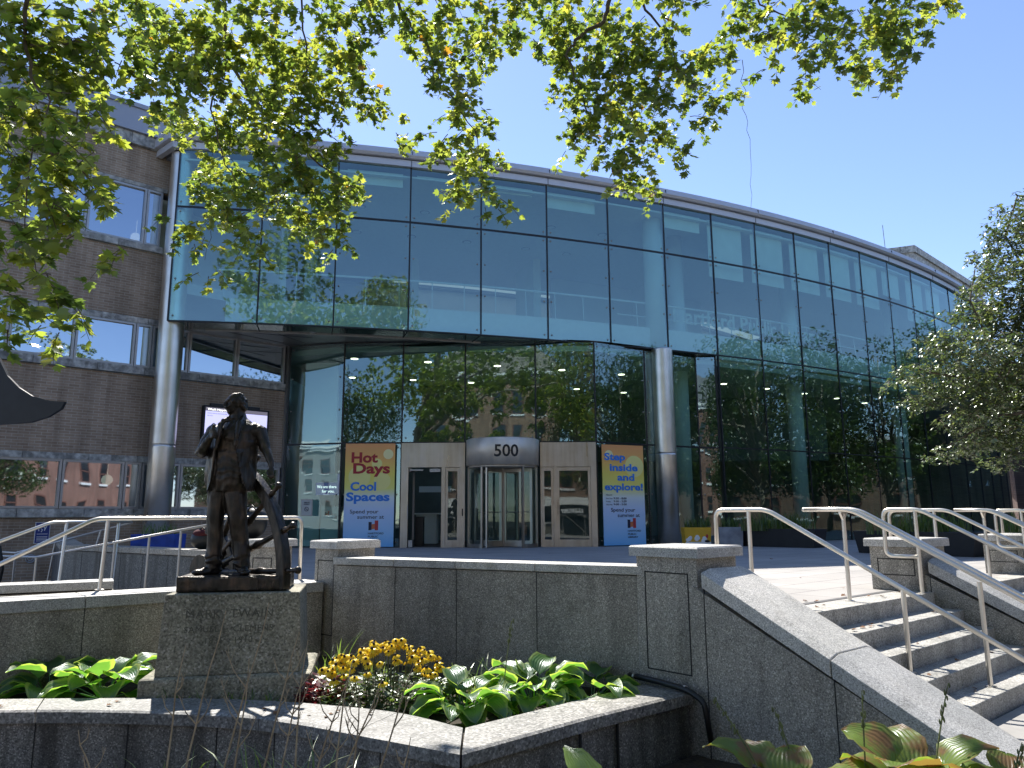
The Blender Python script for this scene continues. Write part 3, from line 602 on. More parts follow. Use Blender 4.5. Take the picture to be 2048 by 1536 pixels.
def run_wall(t, p, q, z0, z1, th, capz, capth, over=.03, cuts=(), mat='granite', capmat='granite_cap', back=True):
    """straight wall, its seen face along p-q, body thickness th going away to the left of p->q; coping on top; thin joints"""
    P, Q = Vector((*p,0)), Vector((*q,0)); d = (Q-P); L_ = d.length; d.normalize(); n_ = Vector((-d.y,d.x,0))
    cc = [0]+list(cuts)+[1]
    for i in range(len(cc)-1):
        A, Bq = P+d*(L_*cc[i]), P+d*(L_*cc[i+1]); mb = MB(); mb.prism([A[:2],Bq[:2],(Bq+n_*th)[:2],(A+n_*th)[:2]], z0, z1); build('granite_slab', mb, M[mat], t)
    if cuts:
        j = MB()
        for c in cuts: A = P+d*(L_*c); j.prism([(A-n_*.002)[:2],(A+d*.008-n_*.002)[:2],(A+d*.008+n_*.01)[:2],(A+n_*.01)[:2]], z0, z1-.002)
        build('joint', j, M['groove'], t)
    cs = [0]+list(cuts)+[1]; ov = n_*over
    for i in range(len(cs)-1):
        A = P+d*(L_*cs[i]+.003); Bq = P+d*(L_*cs[i+1]-.003)
        mb = MB(); mb.prism([(A-ov)[:2],(Bq-ov)[:2],(Bq+n_*th+ov)[:2],(A+n_*th+ov)[:2]], capz-capth, capz); build('coping', mb, M[capmat], t, bevel=.008)
lw = wallthing('granite_wall', (-.5,8.5,-1.2), 'straight low granite wall between two piers in front of the entrance plaza')
run_wall(lw, (-2.20,9.545), (1.29,7.563), -1.2, .325, .34, .42, .085, .03, (.235,.45,.70))
# ramp walls left
rw1 = wallthing('granite_wall', (-4,8.2,-1.2), 'granite ramp wall behind the statue carrying a steel rail, its top sunlit')
run_wall(rw1, (-6.6,6.24), (-2.36,9.66), -1.2, .0, .50, .12, .12, .03, (.30,.52,.78))
rw2 = wallthing('granite_wall', (-6,9.6,-1.2), 'short low granite wall farther left behind the first rail')
run_wall(rw2, (-7.6,8.62), (-5.12,9.98), -1.2, -.0, .4, .12, .10, .03, (.5,))
rw3 = wallthing('granite_wall', (-6,12.2,-1.2), 'stained grey ramp wall below the blue planter')
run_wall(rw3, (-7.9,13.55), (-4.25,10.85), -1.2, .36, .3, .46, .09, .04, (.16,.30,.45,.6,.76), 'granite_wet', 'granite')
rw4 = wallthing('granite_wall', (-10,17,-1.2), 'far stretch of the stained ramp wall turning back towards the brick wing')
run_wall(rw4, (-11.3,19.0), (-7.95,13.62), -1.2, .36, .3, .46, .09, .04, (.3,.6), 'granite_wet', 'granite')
# stair cheeks: sloping walls with a thick coping bent at the front corner
def zc1(v): return max(.41-.5*v, -.95)
def cheek(u0, u1, v0, v1, z0, label, cuts):
    t = wallthing('stair_cheek', S(u0,v0,-1.2), label, 'wall', 'sloping stair cheek walls')
    f = lambda v: z0-.515*(v-v0)
    mb = MB(); a, b = u0+.03, u1-.03
    vb = v0-.12
    P = [S(a,vb,-1.25),S(a,v1,-1.25),S(b,v1,-1.25),S(b,vb,-1.25),S(a,vb,f(v0)-.125),S(a,v1,f(v1)-.125),S(b,v1,f(v1)-.125),S(b,vb,f(v0)-.125)]
    mb.hexa(P); build('wall_face', mb, M['granite'], t)
    cs = [v0]+cuts+[v1]
    for i in range(len(cs)-1):
        p, q = cs[i]+.005, cs[i+1]-.005; mb = MB()
        prof = [(u0,-.13),(u1,-.13),(u1,0.0),(u1-.13,.035),(u0+.13,.035),(u0,-.0)]
        mb.loft([[S(u,v,f(v)+dz) for u,dz in prof] for v in (p,q)]); o = build('coping', mb, M['granite_cap'], t, bevel=.006)
        bm = bmesh.new(); bm.from_mesh(o.data); bmesh.ops.recalc_face_normals(bm, faces=bm.faces); bm.to_mesh(o.data); bm.free()
    j = MB()
    for c in [v0+.0]+cuts:
        j.hexa([S(a-.002,c,-1.25),S(a-.002,c+.010,-1.25),S(a+.01,c+.010,-1.25),S(a+.01,c,-1.25),S(a-.002,c,f(c)-.13),S(a-.002,c+.010,f(c)-.135),S(a+.01,c+.01,f(c)-.135),S(a+.01,c,f(c)-.13)])
    build('joint', j, M['groove'], t)
cheek(0.0, .76, .02, 2.55, .40, 'nearest sloping granite cheek wall beside the first flight, dappled with leaf shade', [1.18])
cheek(3.86, 4.6, .46, 2.7, .36, 'second sloping granite cheek wall, between the first and second flights', [1.5])
cheek(7.66, 8.4, .44, 2.7, .36, 'third sloping granite cheek wall at the right edge', [1.5])
# ================================================================ curved planter in front
pin = [(-7.2,6.55),(-5.8,6.85),(-4.48,6.98),(-3.05,6.99),(-2.2,6.90),(-1.54,6.72),(-.92,6.46),(-.38,6.01)]
po = [(-7.0,6.05),(-5.6,6.38),(-4.2,6.54),(-3.16,6.51),(-2.17,6.35),(-1.65,6.13),(-1.18,5.86),(-.36,5.37)]
def smoothpoly(p, k=4):
    out = []
    for i in range(len(p)-1):
        a, b, c, d = p[max(i-1,0)], p[i], p[i+1], p[min(i+2,len(p)-1)]
        for j in range(k):
            t = j/k; out.append(tuple(.5*((2*b[q])+(-a[q]+c[q])*t+(2*a[q]-5*b[q]+4*c[q]-d[q])*t*t+(-a[q]+3*b[q]-3*c[q]+d[q])*t**3) for q in (0,1)))
    return out+[tuple(p[-1])]
pi_, po_ = smoothpoly(pin), smoothpoly(po)
pw = wallthing('planter_wall', (-2,6.3,-1.3), 'curved low granite planter wall in front of the pedestal with a sharp prow')
def coping_strip(A, Bp, z, th, name='coping'):
    n = len(A); vs = []; ring = lambda i: [(Bp[i][0],Bp[i][1],z-th),(A[i][0],A[i][1],z-th),(A[i][0],A[i][1],z-.012),((A[i][0]*.93+Bp[i][0]*.07),(A[i][1]*.93+Bp[i][1]*.07),z),((A[i][0]*.05+Bp[i][0]*.95),(A[i][1]*.05+Bp[i][1]*.95),z),(Bp[i][0],Bp[i][1],z-.014)]
    mb = MB(); mb.loft([ring(i) for i in range(n)]); o = build(name, mb, M['granite_cap2'], pw)
    bm = bmesh.new(); bm.from_mesh(o.data); bmesh.ops.recalc_face_normals(bm, faces=bm.faces); bm.to_mesh(o.data); bm.free()
M['granite_cap2'] = granite('planter_coping_granite', (.12,.12,.12), (.27,.265,.26), (.46,.45,.44), 60, .6, .25)
cuts = [0, 9, 17, 24, 28]
for a, b in zip(cuts[:-1], cuts[1:]):
    A, Bq = pi_[a:b+1], po_[a:b+1]; A[0] = lerp2(A[0],A[1],.03) if a else A[0]; Bq[0] = lerp2(Bq[0],Bq[1],.03) if a else Bq[0]; coping_strip(A, Bq, -.64, .10)
# straight right leg from the prow to the pier
rin = [(-.36,6.02),(.4,6.72),(1.2,7.46)]; rout = [(-.345,5.37),(.6,6.26),(1.60,7.10)]
coping_strip(rin, rout, -.642, .10)
mb = MB(); n = len(po_)
for i in range(n-1):
    a, b, c, d = po_[i], po_[i+1], pi_[i+1], pi_[i]; 
    f = lambda p, q: lerp2(p, q, .09)
    mb.hexa([(*f(a,d),-1.35),(*f(b,c),-1.35),(*f(c,b),-1.35),(*f(d,a),-1.35),(*f(a,d),-.74),(*f(b,c),-.74),(*f(c,b),-.74),(*f(d,a),-.74)])
f = lambda p, q: lerp2(p, q, .09)
for i in range(2):
    a, b, c, d = rout[i], rout[i+1], rin[i+1], rin[i]; mb.hexa([(*f(a,d),-1.35),(*f(b,c),-1.35),(*f(c,b),-1.35),(*f(d,a),-1.35),(*f(a,d),-.742),(*f(b,c),-.742),(*f(c,b),-.742),(*f(d,a),-.742)])
build('wall_face', mb, M['granite_dark'] if 'granite_dark' in M else M['granite'], pw)
j = MB()
for i in (5,9,12,15,18,21,25):
    a = lerp2(po_[i], pi_[i], .082); b = (a[0]+.010, a[1]); c = lerp2(po_[i], pi_[i], .12); j.prism([a,b,(c[0]+.01,c[1]),c], -1.3, -.745)
for t in (.45,.62): a = lerp2(f(rout[0],rin[0]), f(rout[2],rin[2]), t); j.prism([(a[0],a[1]-.012),(a[0]+.01,a[1]-.006),(a[0]+.0,a[1]+.03),(a[0]-.01,a[1]+.02)], -1.3, -.745)
build('joint', j, M['groove'], pw)
sb = MB(); sb.prism(pi_+[(.4,6.72),(1.2,7.46),(1.3,7.7),(-2.2,9.7),(-7,6.9)], -1.25, -.76); struct('planter_soil', sb, M['soil'])
fb = MB(); fb.prism([(-12,1.2),(1.9,1.2),S(.02,3.2,0)[:2],(1.67,6.95),(1.6,7.05),(-.345,5.42),(-1.18,5.9),(-2.17,6.4),(-4.2,6.6),(-12,6.0)], -1.40, [-.86,-.86,-.95,-1.15,-1.15,-1.15,-1.15,-1.15,-1.15,-1.15]); struct('flower_bed', fb, M['soil'])
# ================================================================ rails
def handrail(label, rails, posts, r=.024, group='stainless steel handrails', mat='rail', extra=None):
    p0 = rails[0][0]; t = thing('handrail', (p0[0],p0[1],0), label, 'handrail', group)
    for path in rails:
        mb = MB(); mb.tube(path, r, 12); build('rail', mb, M[mat], t, smooth=True)
    for a, b in posts:
        mb = MB(); mb.tube([a,b], r*.92, 10); mb.lathe([(.05,0),(.05,.008),(.028,.012)], (a[0],a[1],a[2]), 14); build('post', mb, M[mat], t, smooth=False)
    if extra: extra(t)
    return t
def bend(pts, rad=.09, k=5):
    pts = [Vector(p) for p in pts]; out = [pts[0]]
    for i in range(1, len(pts)-1):
        a, b, c = pts[i-1], pts[i], pts[i+1]; ra = min(rad, (a-b).length*.45, (c-b).length*.45)
        p = b+(a-b).normalized()*ra; q = b+(c-b).normalized()*ra
        for j in range(k+1): s = j/k; out.append(p.lerp(b, s).lerp(b.lerp(q, s), s))
    return out+[pts[-1]]
HT = .965
def sl(u, v, v0): return S(u, v, HT-.55*(v-v0))
r1 = bend([S(1.53,-.84,0),S(1.53,-.84,HT),S(1.53,-.2,HT),sl(1.53,2.6,-.2)], .1)
handrail('nearest steel handrail with a rounded loop end, running down the first flight beside the cheek', [r1], [(S(1.53,-.42,0),S(1.53,-.42,HT-.01)),(S(1.53,1.13,-.495),sl(1.53,1.13,-.2)),(S(1.53,2.35,-.82),sl(1.53,2.35,-.2))])
def bracket(us, u, v, z):
    def f_(t):
        mb = MB()
        for s in (-1,1): mb.prism([S(u,v-.012,0)[:2],S(u+s*.075,v-.012,0)[:2],S(u+s*.075,v+.012,0)[:2],S(u,v+.012,0)[:2]], [z-.13,z-.04,z-.04,z-.13] , z-.02)
        build('bracket', mb, M['rail'], t)
    return f_
ra = [bend([S(u,-.13,HT),S(u,.38,HT),sl(u,2.75,.38)], .12) for u in (2.20,2.36)]
ra.append([S(2.20,-.13,HT),S(2.2,-.13,HT),S(2.28,-.19,HT),S(2.36,-.13,HT)])
handrail('double steel handrail down the middle of the first flight on bracketed posts', ra, [(S(2.28,.26,.006),S(2.28,.26,HT-.05)),(S(2.28,1.52,-.66),S(2.28,1.52,HT-.06-.55*1.14)),(S(2.28,2.5,-.82),S(2.28,2.5,HT-.06-.55*2.12))], extra=bracket((2.2,2.36),2.28,.26,HT))
r3 = bend([S(3.62,.47,.42),S(3.62,.10,.42),S(3.62,.10,HT),S(3.62,.52,HT),sl(3.62,2.6,.52)], .09)
handrail('steel handrail ending in a squared loop just left of the second pier', [r3], [(S(3.62,.47,.006),S(3.62,.47,HT))])
r4 = bend([S(5.3,-.55,0),S(5.3,-.55,HT),S(5.3,.22,HT),sl(5.3,2.6,.22)], .1)
handrail('steel handrail with a rounded end behind the second pier', [r4], [(S(5.3,.05,0.006),S(5.3,.05,HT-.01)),(S(5.3,1.4,-.66),sl(5.3,1.4,.22))])
r5 = [bend([S(u,.06,HT),S(u,.5,HT),sl(u,2.75,.5)], .12) for u in (6.0,6.16)]
handrail('double steel handrail down the middle of the second flight', r5, [(S(6.08,.4,.006),S(6.08,.4,HT-.05)),(S(6.08,1.7,-.82),S(6.08,1.7,HT-.06-.55*1.2))], extra=bracket((6,6.16),6.08,.4,HT))
r6 = bend([S(7.45,.47,.42),S(7.45,.12,.42),S(7.45,.12,HT),S(7.45,.5,HT),sl(7.45,2.6,.5)], .09)
handrail('steel handrail with a squared loop in front of the farthest pier', [r6], [(S(7.45,.47,.006),S(7.45,.47,HT))])
r7 = bend([S(9.1,-.3,0),S(9.1,-.3,HT),S(9.1,.3,HT),sl(9.1,2.6,.3)], .1)
handrail('steel handrail at the right edge on the third flight', [r7], [(S(9.1,.1,.006),S(9.1,.1,HT))])
# left rails
l1 = bend([(-2.79,10.15,.10),(-2.79,10.15,.905),(-4.72,8.68,.905),(-6.4,7.35,-.26)], .09)
handrail('long steel handrail on the sunlit ramp wall, passing behind the statue', [l1], [((-4.62,8.70,.12),(-4.62,8.76,.9))])
l2 = bend([(-5.62,11.3,.86),(-6.22,10.35,.86),(-7.6,8.9,.02)], .09)
handrail('second steel handrail sloping down to the left behind the ramp wall rail', [l2], [((-6.0,10.2,-.95),(-6.1,10.5,.85)),((-5.5,10.6,-.95),(-5.72,11.15,.85))])
dr = [[(-4.4,10.55,.80),(-6.6,11.2,.40),(-9.6,12.4,.40)],]
handrail('thin grey handrail rising along the stained ramp wall', [[(-4.1,10.45,.82),(-6.9,11.2,.36),(-9.2,12.3,.36)]], [((-4.55,10.5,-.95),(-4.55,10.55,.74)),((-5.05,10.65,-.95),(-5.05,10.7,.66)),((-5.6,10.8,-.95),(-5.6,10.85,.57)),((-6.9,11.2,-.95),(-6.9,11.2,.36)),((-7.7,11.55,-.95),(-7.7,11.57,.36)),((-8.5,11.95,-.95),(-8.5,11.97,.36))], .018, mat='alu')
handrail('thin grey handrail nearer the brick wing, descending left', [[(-6.4,12.9,.84),(-9.4,14.6,.28),(-12.5,16.9,.28)]], [((-7.4,13.1,-.95),(-7.1,13.25,.70)),((-8.4,13.9,-.95),(-8.3,13.98,.48)),((-9.4,14.6,-.95),(-9.4,14.6,.28)),((-10.4,15.3,-.95),(-10.4,15.3,.28)),((-11.3,16.0,-.95),(-11.3,16.0,.28))], .018, mat='alu')
# ================================================================ pedestal
PR = math.radians(11)
def rp(x, y): a, b = x+2.6, y-7.25; return (-2.6+a*math.cos(PR)-b*math.sin(PR), 7.25+a*math.sin(PR)+b*math.cos(PR))
def rotp(mb): mb.v = [(*rp(p[0],p[1]),p[2]) for p in mb.v]; return mb
PX, PY0 = -2.58, 7.2
pd = thing('stone_pedestal', (PX,7.75,-.76), 'weathered olive grey granite pedestal with a carved inscription, carrying the bronze statue', 'pedestal')
mb = MB(); mb.box2((-3.35,7.14,-.9),(-1.86,8.25,-.50)); rotp(mb)
o = build('plinth', mb, M['granite_old'], pd, bevel=.03)
mb = MB(); a, b = .05, .0
mb.hexa([(-3.235,7.22,-.50),(-1.965,7.22,-.50),(-1.965,8.17,-.50),(-3.235,8.17,-.50),(-3.195,7.25,.215),(-2.005,7.25,.215),(-2.005,8.14,.215),(-3.195,8.14,.215)]); rotp(mb)
build('pedestal_block', mb, M['granite_old'], pd, bevel=.012)
M['carve'] = simple('carved_letter', (.105,.103,.08), .95)
for body, z, sz in (('MARK  TWAIN',.0,.108),('SAMUEL L. CLEMENS',-.125,.078),('1835 - 1910',-.225,.078)):
    yy = 7.22+.03*(z+.50)/.715-.0015
    text('inscription', body, sz, (*rp(-2.62,yy),z), (math.cos(PR),math.sin(PR),0), (-.042*math.sin(PR),.042*math.cos(PR),1), M['carve'], pd, -.004, .003, 'CENTER', spacing=1.12)
# ================================================================ bronze statue
def bronze():
    m, t, p = mat_new('aged_bronze'); co = coords(t)
    n1 = N(t, 'ShaderNodeTexNoise', i_Scale=7.0, i_Detail=7.0); L(t, co, n1.inputs['Vector']); n2 = N(t, 'ShaderNodeTexNoise', i_Scale=55.0, i_Detail=4.0); L(t, co, n2.inputs['Vector'])
    mp = N(t, 'ShaderNodeMapping'); mp.inputs['Scale'].default_value = (9,9,2.2); L(t, co, mp.inputs[0]); n3 = N(t, 'ShaderNodeTexNoise', i_Scale=2.2, i_Detail=4.0); L(t, mp.outputs[0], n3.inputs['Vector'])
    r = ramp(t, n1.outputs[0], [(.3,(.022,.021,.020)),(.55,(.052,.043,.036)),(.72,(.10,.070,.050))]); r3 = ramp(t, n3.outputs[0], [(.35,(.55,.62,.60)),(.6,(1.1,1.05,1)),(.75,(1.5,1.3,1.15))])
    L(t, mixc(t, 1.0, r.outputs[0], r3.outputs[0], 'MULTIPLY'), p.inputs['Base Color']); p.inputs['Metallic'].default_value = .55; p.inputs['Roughness'].default_value = .36
    b1 = N(t, 'ShaderNodeBump', i_Strength=.5, i_Distance=.02); L(t, n3.outputs[0], b1.inputs['Height']); b2 = N(t, 'ShaderNodeBump', i_Strength=.35, i_Distance=.004); L(t, n2.outputs[0], b2.inputs['Height']); L(t, b1.outputs[0], b2.inputs['Normal']); L(t, b2.outputs[0], p.inputs['Normal'])
    return m
M['bronze'] = bronze()
K = .00497                                     # metres per photo pixel at the figure's depth
def q(px, py, d=0):
    r = F_+Rv*((px-1024)/1510)+Uv*((768-py)/1510); t_ = 7.62/r.y      # true perspective at the figure's distance
    return Vector((r.x*t_, 7.62+d, E_H+r.z*t_+.012))
def oval(c, rx, ry, ax=None, n=18, tilt=0, e=1.0):
    """horizontal oval ring around c, facing the figure's front (turned a little to the viewer's left)"""
    an = math.radians(-14); out = []
    for i in range(n):
        a = 2*PI*i/n; ca, sa = math.cos(a), math.sin(a); x = rx*math.copysign(abs(ca)**e, ca); y = ry*math.copysign(abs(sa)**e, sa)
        out.append((c.x+x*math.cos(an)-y*math.sin(an), c.y+x*math.sin(an)+y*math.cos(an), c.z+x*tilt))
    return out
fig = MB()
def limb(pts, rs, n=14, sq=1.0):
    fig.tube([p for p in pts], rs, n)
def chain(spec):                               # spec: (px, py, depth, rx px, ry px)
    fig.loft([oval(q(a,b,d), rx*K, ry*K, n=20) for a,b,d,rx,ry in spec])
# trousers
chain([(428,1141,.0,11.2,12.9),(428,1130,0,14.6,15.5),(427,1118,0,15.5,16.3),(429,1098,0,14.6,15.5),(430,1075,0,15.5,15.5),(431,1050,.0,16.3,16.3),(432,1025,0,18.1,18.1),(434,1000,.01,20.6,20.6),(437,975,.02,23.2,24.1),(441,950,.03,25.8,26.7)])
chain([(483,1141,.02,12.9,14.6),(482,1128,.02,16.3,17.2),(481,1112,.02,16.3,17.2),(478,1085,.02,16.3,16.3),(476,1060,.01,17.2,17.2),(474,1040,0,18.9,18.9),(471,1015,.0,21.5,20.6),(469,990,.01,23.2,22.4),(465,965,.02,24.9,24.9),(462,945,.03,25.8,26.7)])
# hips, waist, waistcoat, chest, shoulders
chain([(452,985,.02,38,26),(452,965,.02,47,30),(453,945,.02,48,31),(454,925,.02,45,30),(456,900,.02,42,29),(459,880,.01,46,30),(462,866,.02,50,29),(468,855,.03,46,25),(471,846,.035,33,20),(474,838,.03,19,15),(475,828,.02,14,14),(473,818,.01,13,14)])
# coat: two front flaps and a back, open over the waistcoat
def flap(spec, th=11):
    rings = []
    for (ax, ay, ad, bx, bd) in spec:          # outer edge px,depth -> inner edge px,depth at height ay
        A, Bq = q(ax, ay, ad), q(bx, ay, bd); C_ = (A+Bq)/2+Vector((0,-.035,0)); n_ = 7; fr = []; bk = []
        for i in range(n_):
            s = i/(n_-1); p = A.lerp(C_, s).lerp(C_.lerp(Bq, s), s); p += Vector((0,-.006*math.sin(s*14+ay*.05),0)); fr.append(p); bk.append(p+Vector((0,th*K*.55,0)))
        rings.append([tuple(p) for p in fr+bk[::-1]])
    fig.loft(rings)
flap([(424,857,.0,452,-.13),(417,875,.03,449,-.16),(412,900,.02,444,-.17),(413,925,.0,440,-.165),(414,950,-.0,436,-.16),(414,970,.0,431,-.15),(414,986,.0,424,-.13)])
flap([(520,860,.0,484,-.10),(520,875,.02,484,-.15),(514,900,.02,481,-.17),(511,925,.02,486,-.17),(511,950,.02,490,-.165),(511,970,.02,495,-.15),(507,986,.0,500,-.12)])
fig.loft([oval(q(463,y,.085), rx*K, 14*K, n=16) for y,rx in ((858,42),(880,42),(905,40),(930,42),(955,45),(985,44))])
# lapels and collar
fig.tube([q(459,840,-.08),q(452,855,-.15),q(450,880,-.18),q(446,905,-.19)], [.012,.03,.026,.010], 8)
fig.tube([q(488,838,-.03),q(489,852,-.14),q(487,875,-.18),q(483,905,-.19)], [.014,.034,.030,.010], 8)
fig.tube([q(458,840,-.06),q(472,831,.06),q(490,838,-.02)], [.018,.024,.018], 8)
fig.ell(q(457,846,-.13), (.030,.018,.022), 10, 6)              # bow tie
fig.ell(q(464,847,-.13), (.026,.018,.020), 10, 6)
for y in (868,880,892,904,916): fig.ell(q(462,y,-.155), (.008,.008,.008), 8, 5)
# right arm (viewer's left): upper arm down, forearm folded up to the lapel
fig.ell(q(428,866,.0), (.080,.08,.075), 14, 9)
limb([q(437,858,.0),q(426,868,.0),q(411,890,-.02),q(405,907,-.05)], [.074,.068,.058,.055])
limb([q(404,908,-.05),q(416,905,-.14),q(430,891,-.21),q(441,879,-.235)], [.051,.049,.041,.031])
fig.ell(q(405,908,-.05), (.062,.062,.060), 12, 8)
fig.ell(q(443,876,-.24), (.036,.024,.040), 12, 8)
for i, (a, b) in enumerate(((450,868),(452,873),(451,878),(449,883))): limb([q(442,a_ := b, -.262), q(a-2,b-1,-.285), q(a+2,b+1,-.262), q(a-1,b+2,-.24)], [.0115,.0115,.010,.008], 8)
limb([q(440,870,-.25),q(444,863,-.265),q(450,862,-.262)], [.013,.012,.009], 8)
limb([q(446,864,-.27),q(449,858,-.28)], [.010,.016], 8)         # pipe bowl in the fist
# left arm (viewer's right), resting on the wheel rim
fig.ell(q(513,866,.02), (.085,.085,.075), 14, 9)
limb([q(504,860,.02),q(520,866,.02),q(527,885,.0),q(531,898,-.02)], [.074,.070,.058,.053])
limb([q(531,897,-.02),q(539,912,-.06),q(548,928,-.10),q(551,938,-.12)], [.051,.047,.039,.031])
fig.ell(q(531,898,-.02), (.054,.054,.052), 12, 8)
fig.ell(q(552,944,-.135), (.030,.026,.040), 12, 8)
for i, dx in enumerate((-5,-1.5,2,5)): limb([q(551+dx,947,-.150), q(551+dx*1.25,955,-.172), q(552+dx*1.3,962+(-2 if i in (0,3) else 0),-.165)], [.0115,.0105,.008], 8)
limb([q(547,942,-.14),q(542,948,-.155),q(540,953,-.15)], [.013,.011,.008], 8)
# head turned to the viewer's left: skull, jaw, brow, nose, moustache, ears, hair
hy = -.02; hr_ = Matrix.Rotation(math.radians(-52), 3, 'Z')
def hd(x, y, z): v = hr_ @ Vector((x*.93, y*.93, z*.97)); c = q(471,811,hy); return Vector((c.x+v.x, c.y+v.y, c.z+v.z))   # local: -y is the face direction
def he(x, y, z, rx, ry, rz, n=14, m=9): fig.ell(hd(x,y,z), (rx,ry,rz), n, m, hr_)
he(0,.012,.022,.076,.094,.095,20,14); he(0,-.018,-.045,.058,.070,.062,16,10); he(0,-.052,-.085,.032,.026,.026)
he(0,-.080,.034,.052,.020,.016)                                    # brow
he(-.028,-.078,.018,.013,.012,.009); he(.028,-.078,.018,.013,.012,.009)   # eyes
fig.tube([hd(0,-.086,.030),hd(0,-.104,.006),hd(0,-.118,-.016),hd(0,-.098,-.024)], [.010,.013,.017,.012], 8)
he(-.020,-.094,-.040,.026,.018,.013); he(.020,-.094,-.040,.026,.018,.013); he(0,-.085,-.056,.018,.012,.008)
he(-.040,-.058,-.018,.020,.022,.022); he(.040,-.058,-.018,.020,.022,.022)
for s in (-1,1): he(s*.076,.004,-.006,.010,.020,.030)
fig.tube([hd(0,.02,-.05),hd(0,.03,-.11),hd(0,.03,-.16)], [.058,.060,.07], 14)
random.seed(11)
for i in range(120):
    a = random.uniform(0,2*PI); e = random.uniform(.02,1.0); x = .078*math.cos(a)*math.sqrt(1-e*e*.8); y = .02+.094*math.sin(a)*math.sqrt(1-e*e*.8); z = .024+.100*e*random.uniform(.9,1.1)-.02
    if y < -.052 and z < .085: continue
    he(x*1.08, y*1.06, z, random.uniform(.012,.021), random.uniform(.012,.021), random.uniform(.010,.016), 8, 5)
for i in range(46):
    a = random.uniform(.05*PI,.95*PI); he(.082*math.cos(a), .03+.090*math.sin(a), random.uniform(-.06,.05), random.uniform(.014,.025), random.uniform(.014,.025), random.uniform(.014,.022), 8, 5)
# shoes
for (x, y, a, tx) in ((424,1146,-38,0),(486,1146,28,0)):
    R_ = Matrix.Rotation(math.radians(a), 3, 'Z'); c = q(x,y,0); 
    for (dx, dy, dz, rx, ry, rz) in ((0,.03,.0,.05,.075,.05),(0,-.06,-.012,.050,.085,.036),(0,-.14,-.018,.046,.060,.028),(0,.05,.03,.048,.05,.05)):
        v = R_ @ Vector((dx,dy,dz)); fig.ell((c.x+v.x,c.y+v.y,c.z+v.z+.015), (rx,ry,rz), 14, 8, R_)
st = thing('statue', (-2.7,7.7,.22), 'dark bronze statue of a moustached man in a frock coat leaning on a ship wheel', 'statue')
def remeshed(name, mb, parent, vox, mat, disp=None, sm_it=1):
    o = build(name+'_tmp', mb, mat, None); md = o.modifiers.new('r', 'REMESH'); md.mode = 'VOXEL'; md.voxel_size = vox; md.use_smooth_shade = True
    m2 = o.modifiers.new('s', 'SMOOTH'); m2.iterations = sm_it; m2.factor = .5
    dg = bpy.context.evaluated_depsgraph_get(); me = bpy.data.meshes.new_from_object(o.evaluated_get(dg)); bpy.data.objects.remove(o)
    off = Vector(parent['_o']); ns = [v.normal.copy() for v in me.vertices]
    for v, nn in zip(me.vertices, ns):
        p = v.co.copy()
        if disp: p += nn*disp(p)
        v.co = p-off
    me.name = name; me.materials.clear(); me.materials.append(mat); me.polygons.foreach_set('use_smooth', [True]*len(me.polygons)); me.update()
    r = bpy.data.objects.new(name, me); COL.objects.link(r); r.parent = parent; return r
def cloth(p):
    h = (p.z-.36)/K
    if p.z > 1.66: return .0025*noise.noise(p*60)
    a = noise.noise(Vector((p.x*9, p.y*9, p.z*3.2)))*.011+noise.noise(Vector((p.x*22,p.y*22,p.z*11+p.x*9)))*.0065
    if .36 < p.z < .54: a += .006*math.sin(p.z*85+noise.noise(p*8)*5)         # trousers crumpled over the shoes
    if 1.15 < p.z < 1.6 and abs(p.x+2.80) < .13: a += .003*math.sin(p.z*70+noise.noise(p*6)*7)
    return a
remeshed('figure', fig, st, .0095, M['bronze'], cloth)
# base block
mb = MB(); mb.box2((-3.13,7.36,.218),(-2.13,8.12,.36)); rotp(mb)
remeshed('base', mb, st, .02, M['bronze'], lambda p: .010*noise.noise(p*6) if p.z > .30 else 0, 1)
mb = MB(); mb.box2((-2.75,7.348,.236),(-2.40,7.36,.345)); rotp(mb); build('plate', mb, M['bronze'], st)
# ship wheel: an arc of the rim, its spokes with turned handles, and the hub at the base
hub = Vector((-3.20,8.10,.34)); ed = Vector((.95,-.60,0)).normalized(); RW = 1.17
def wq(r, a, o_=0): return hub+ed*(r*math.cos(a))+Vector((0,0,1))*(r*math.sin(a))+Vector((ed.y,-ed.x,0))*o_
wh = MB(); rim = []
for i in range(23):
    a = math.radians(-5.5+i*(66/22)); 
    ri = [wq(RW-.055,a,-.05),wq(RW+.055,a,-.05),wq(RW+.055,a,.05),wq(RW-.055,a,.05)]; rim.append([tuple(p) for p in ri])
wh.loft(rim)
wh2 = MB(); wh2.loft([[tuple(p) for p in (wq(.40,math.radians(a),-.03),wq(.47,math.radians(a),-.03),wq(.47,math.radians(a),.03),wq(.40,math.radians(a),.03))] for a in range(-2,100,6)])
wo = build('ship_wheel', wh, M['bronze'], st, bevel=.012); build('inner_ring', wh2, M['bronze'], wo, bevel=.008)
for a in (3,21,40,59):
    mb = MB(); a = math.radians(a); sw = []; prof = [(.05,.05),(.3,.045),(.6,.036),(.78,.032),(.84,.045),(.9,.03),(RW-.1,.026),(RW+.07,.026),(RW+.09,.03),(RW+.11,.019),(RW+.15,.024),(RW+.17,.021),(RW+.185,.034),(RW+.21,.036),(RW+.225,.02)]
    mb.tube([wq(r,a) for r,_ in prof], [x for _,x in prof], 10); build('spoke', mb, M['bronze'], wo, smooth=True)
mb = MB(); mb.tube([wq(0,0,-.09)+Vector((0,0,.03)),wq(0,0,.09)+Vector((0,0,.03))], .16, 20); build('hub', mb, M['bronze'], wo)
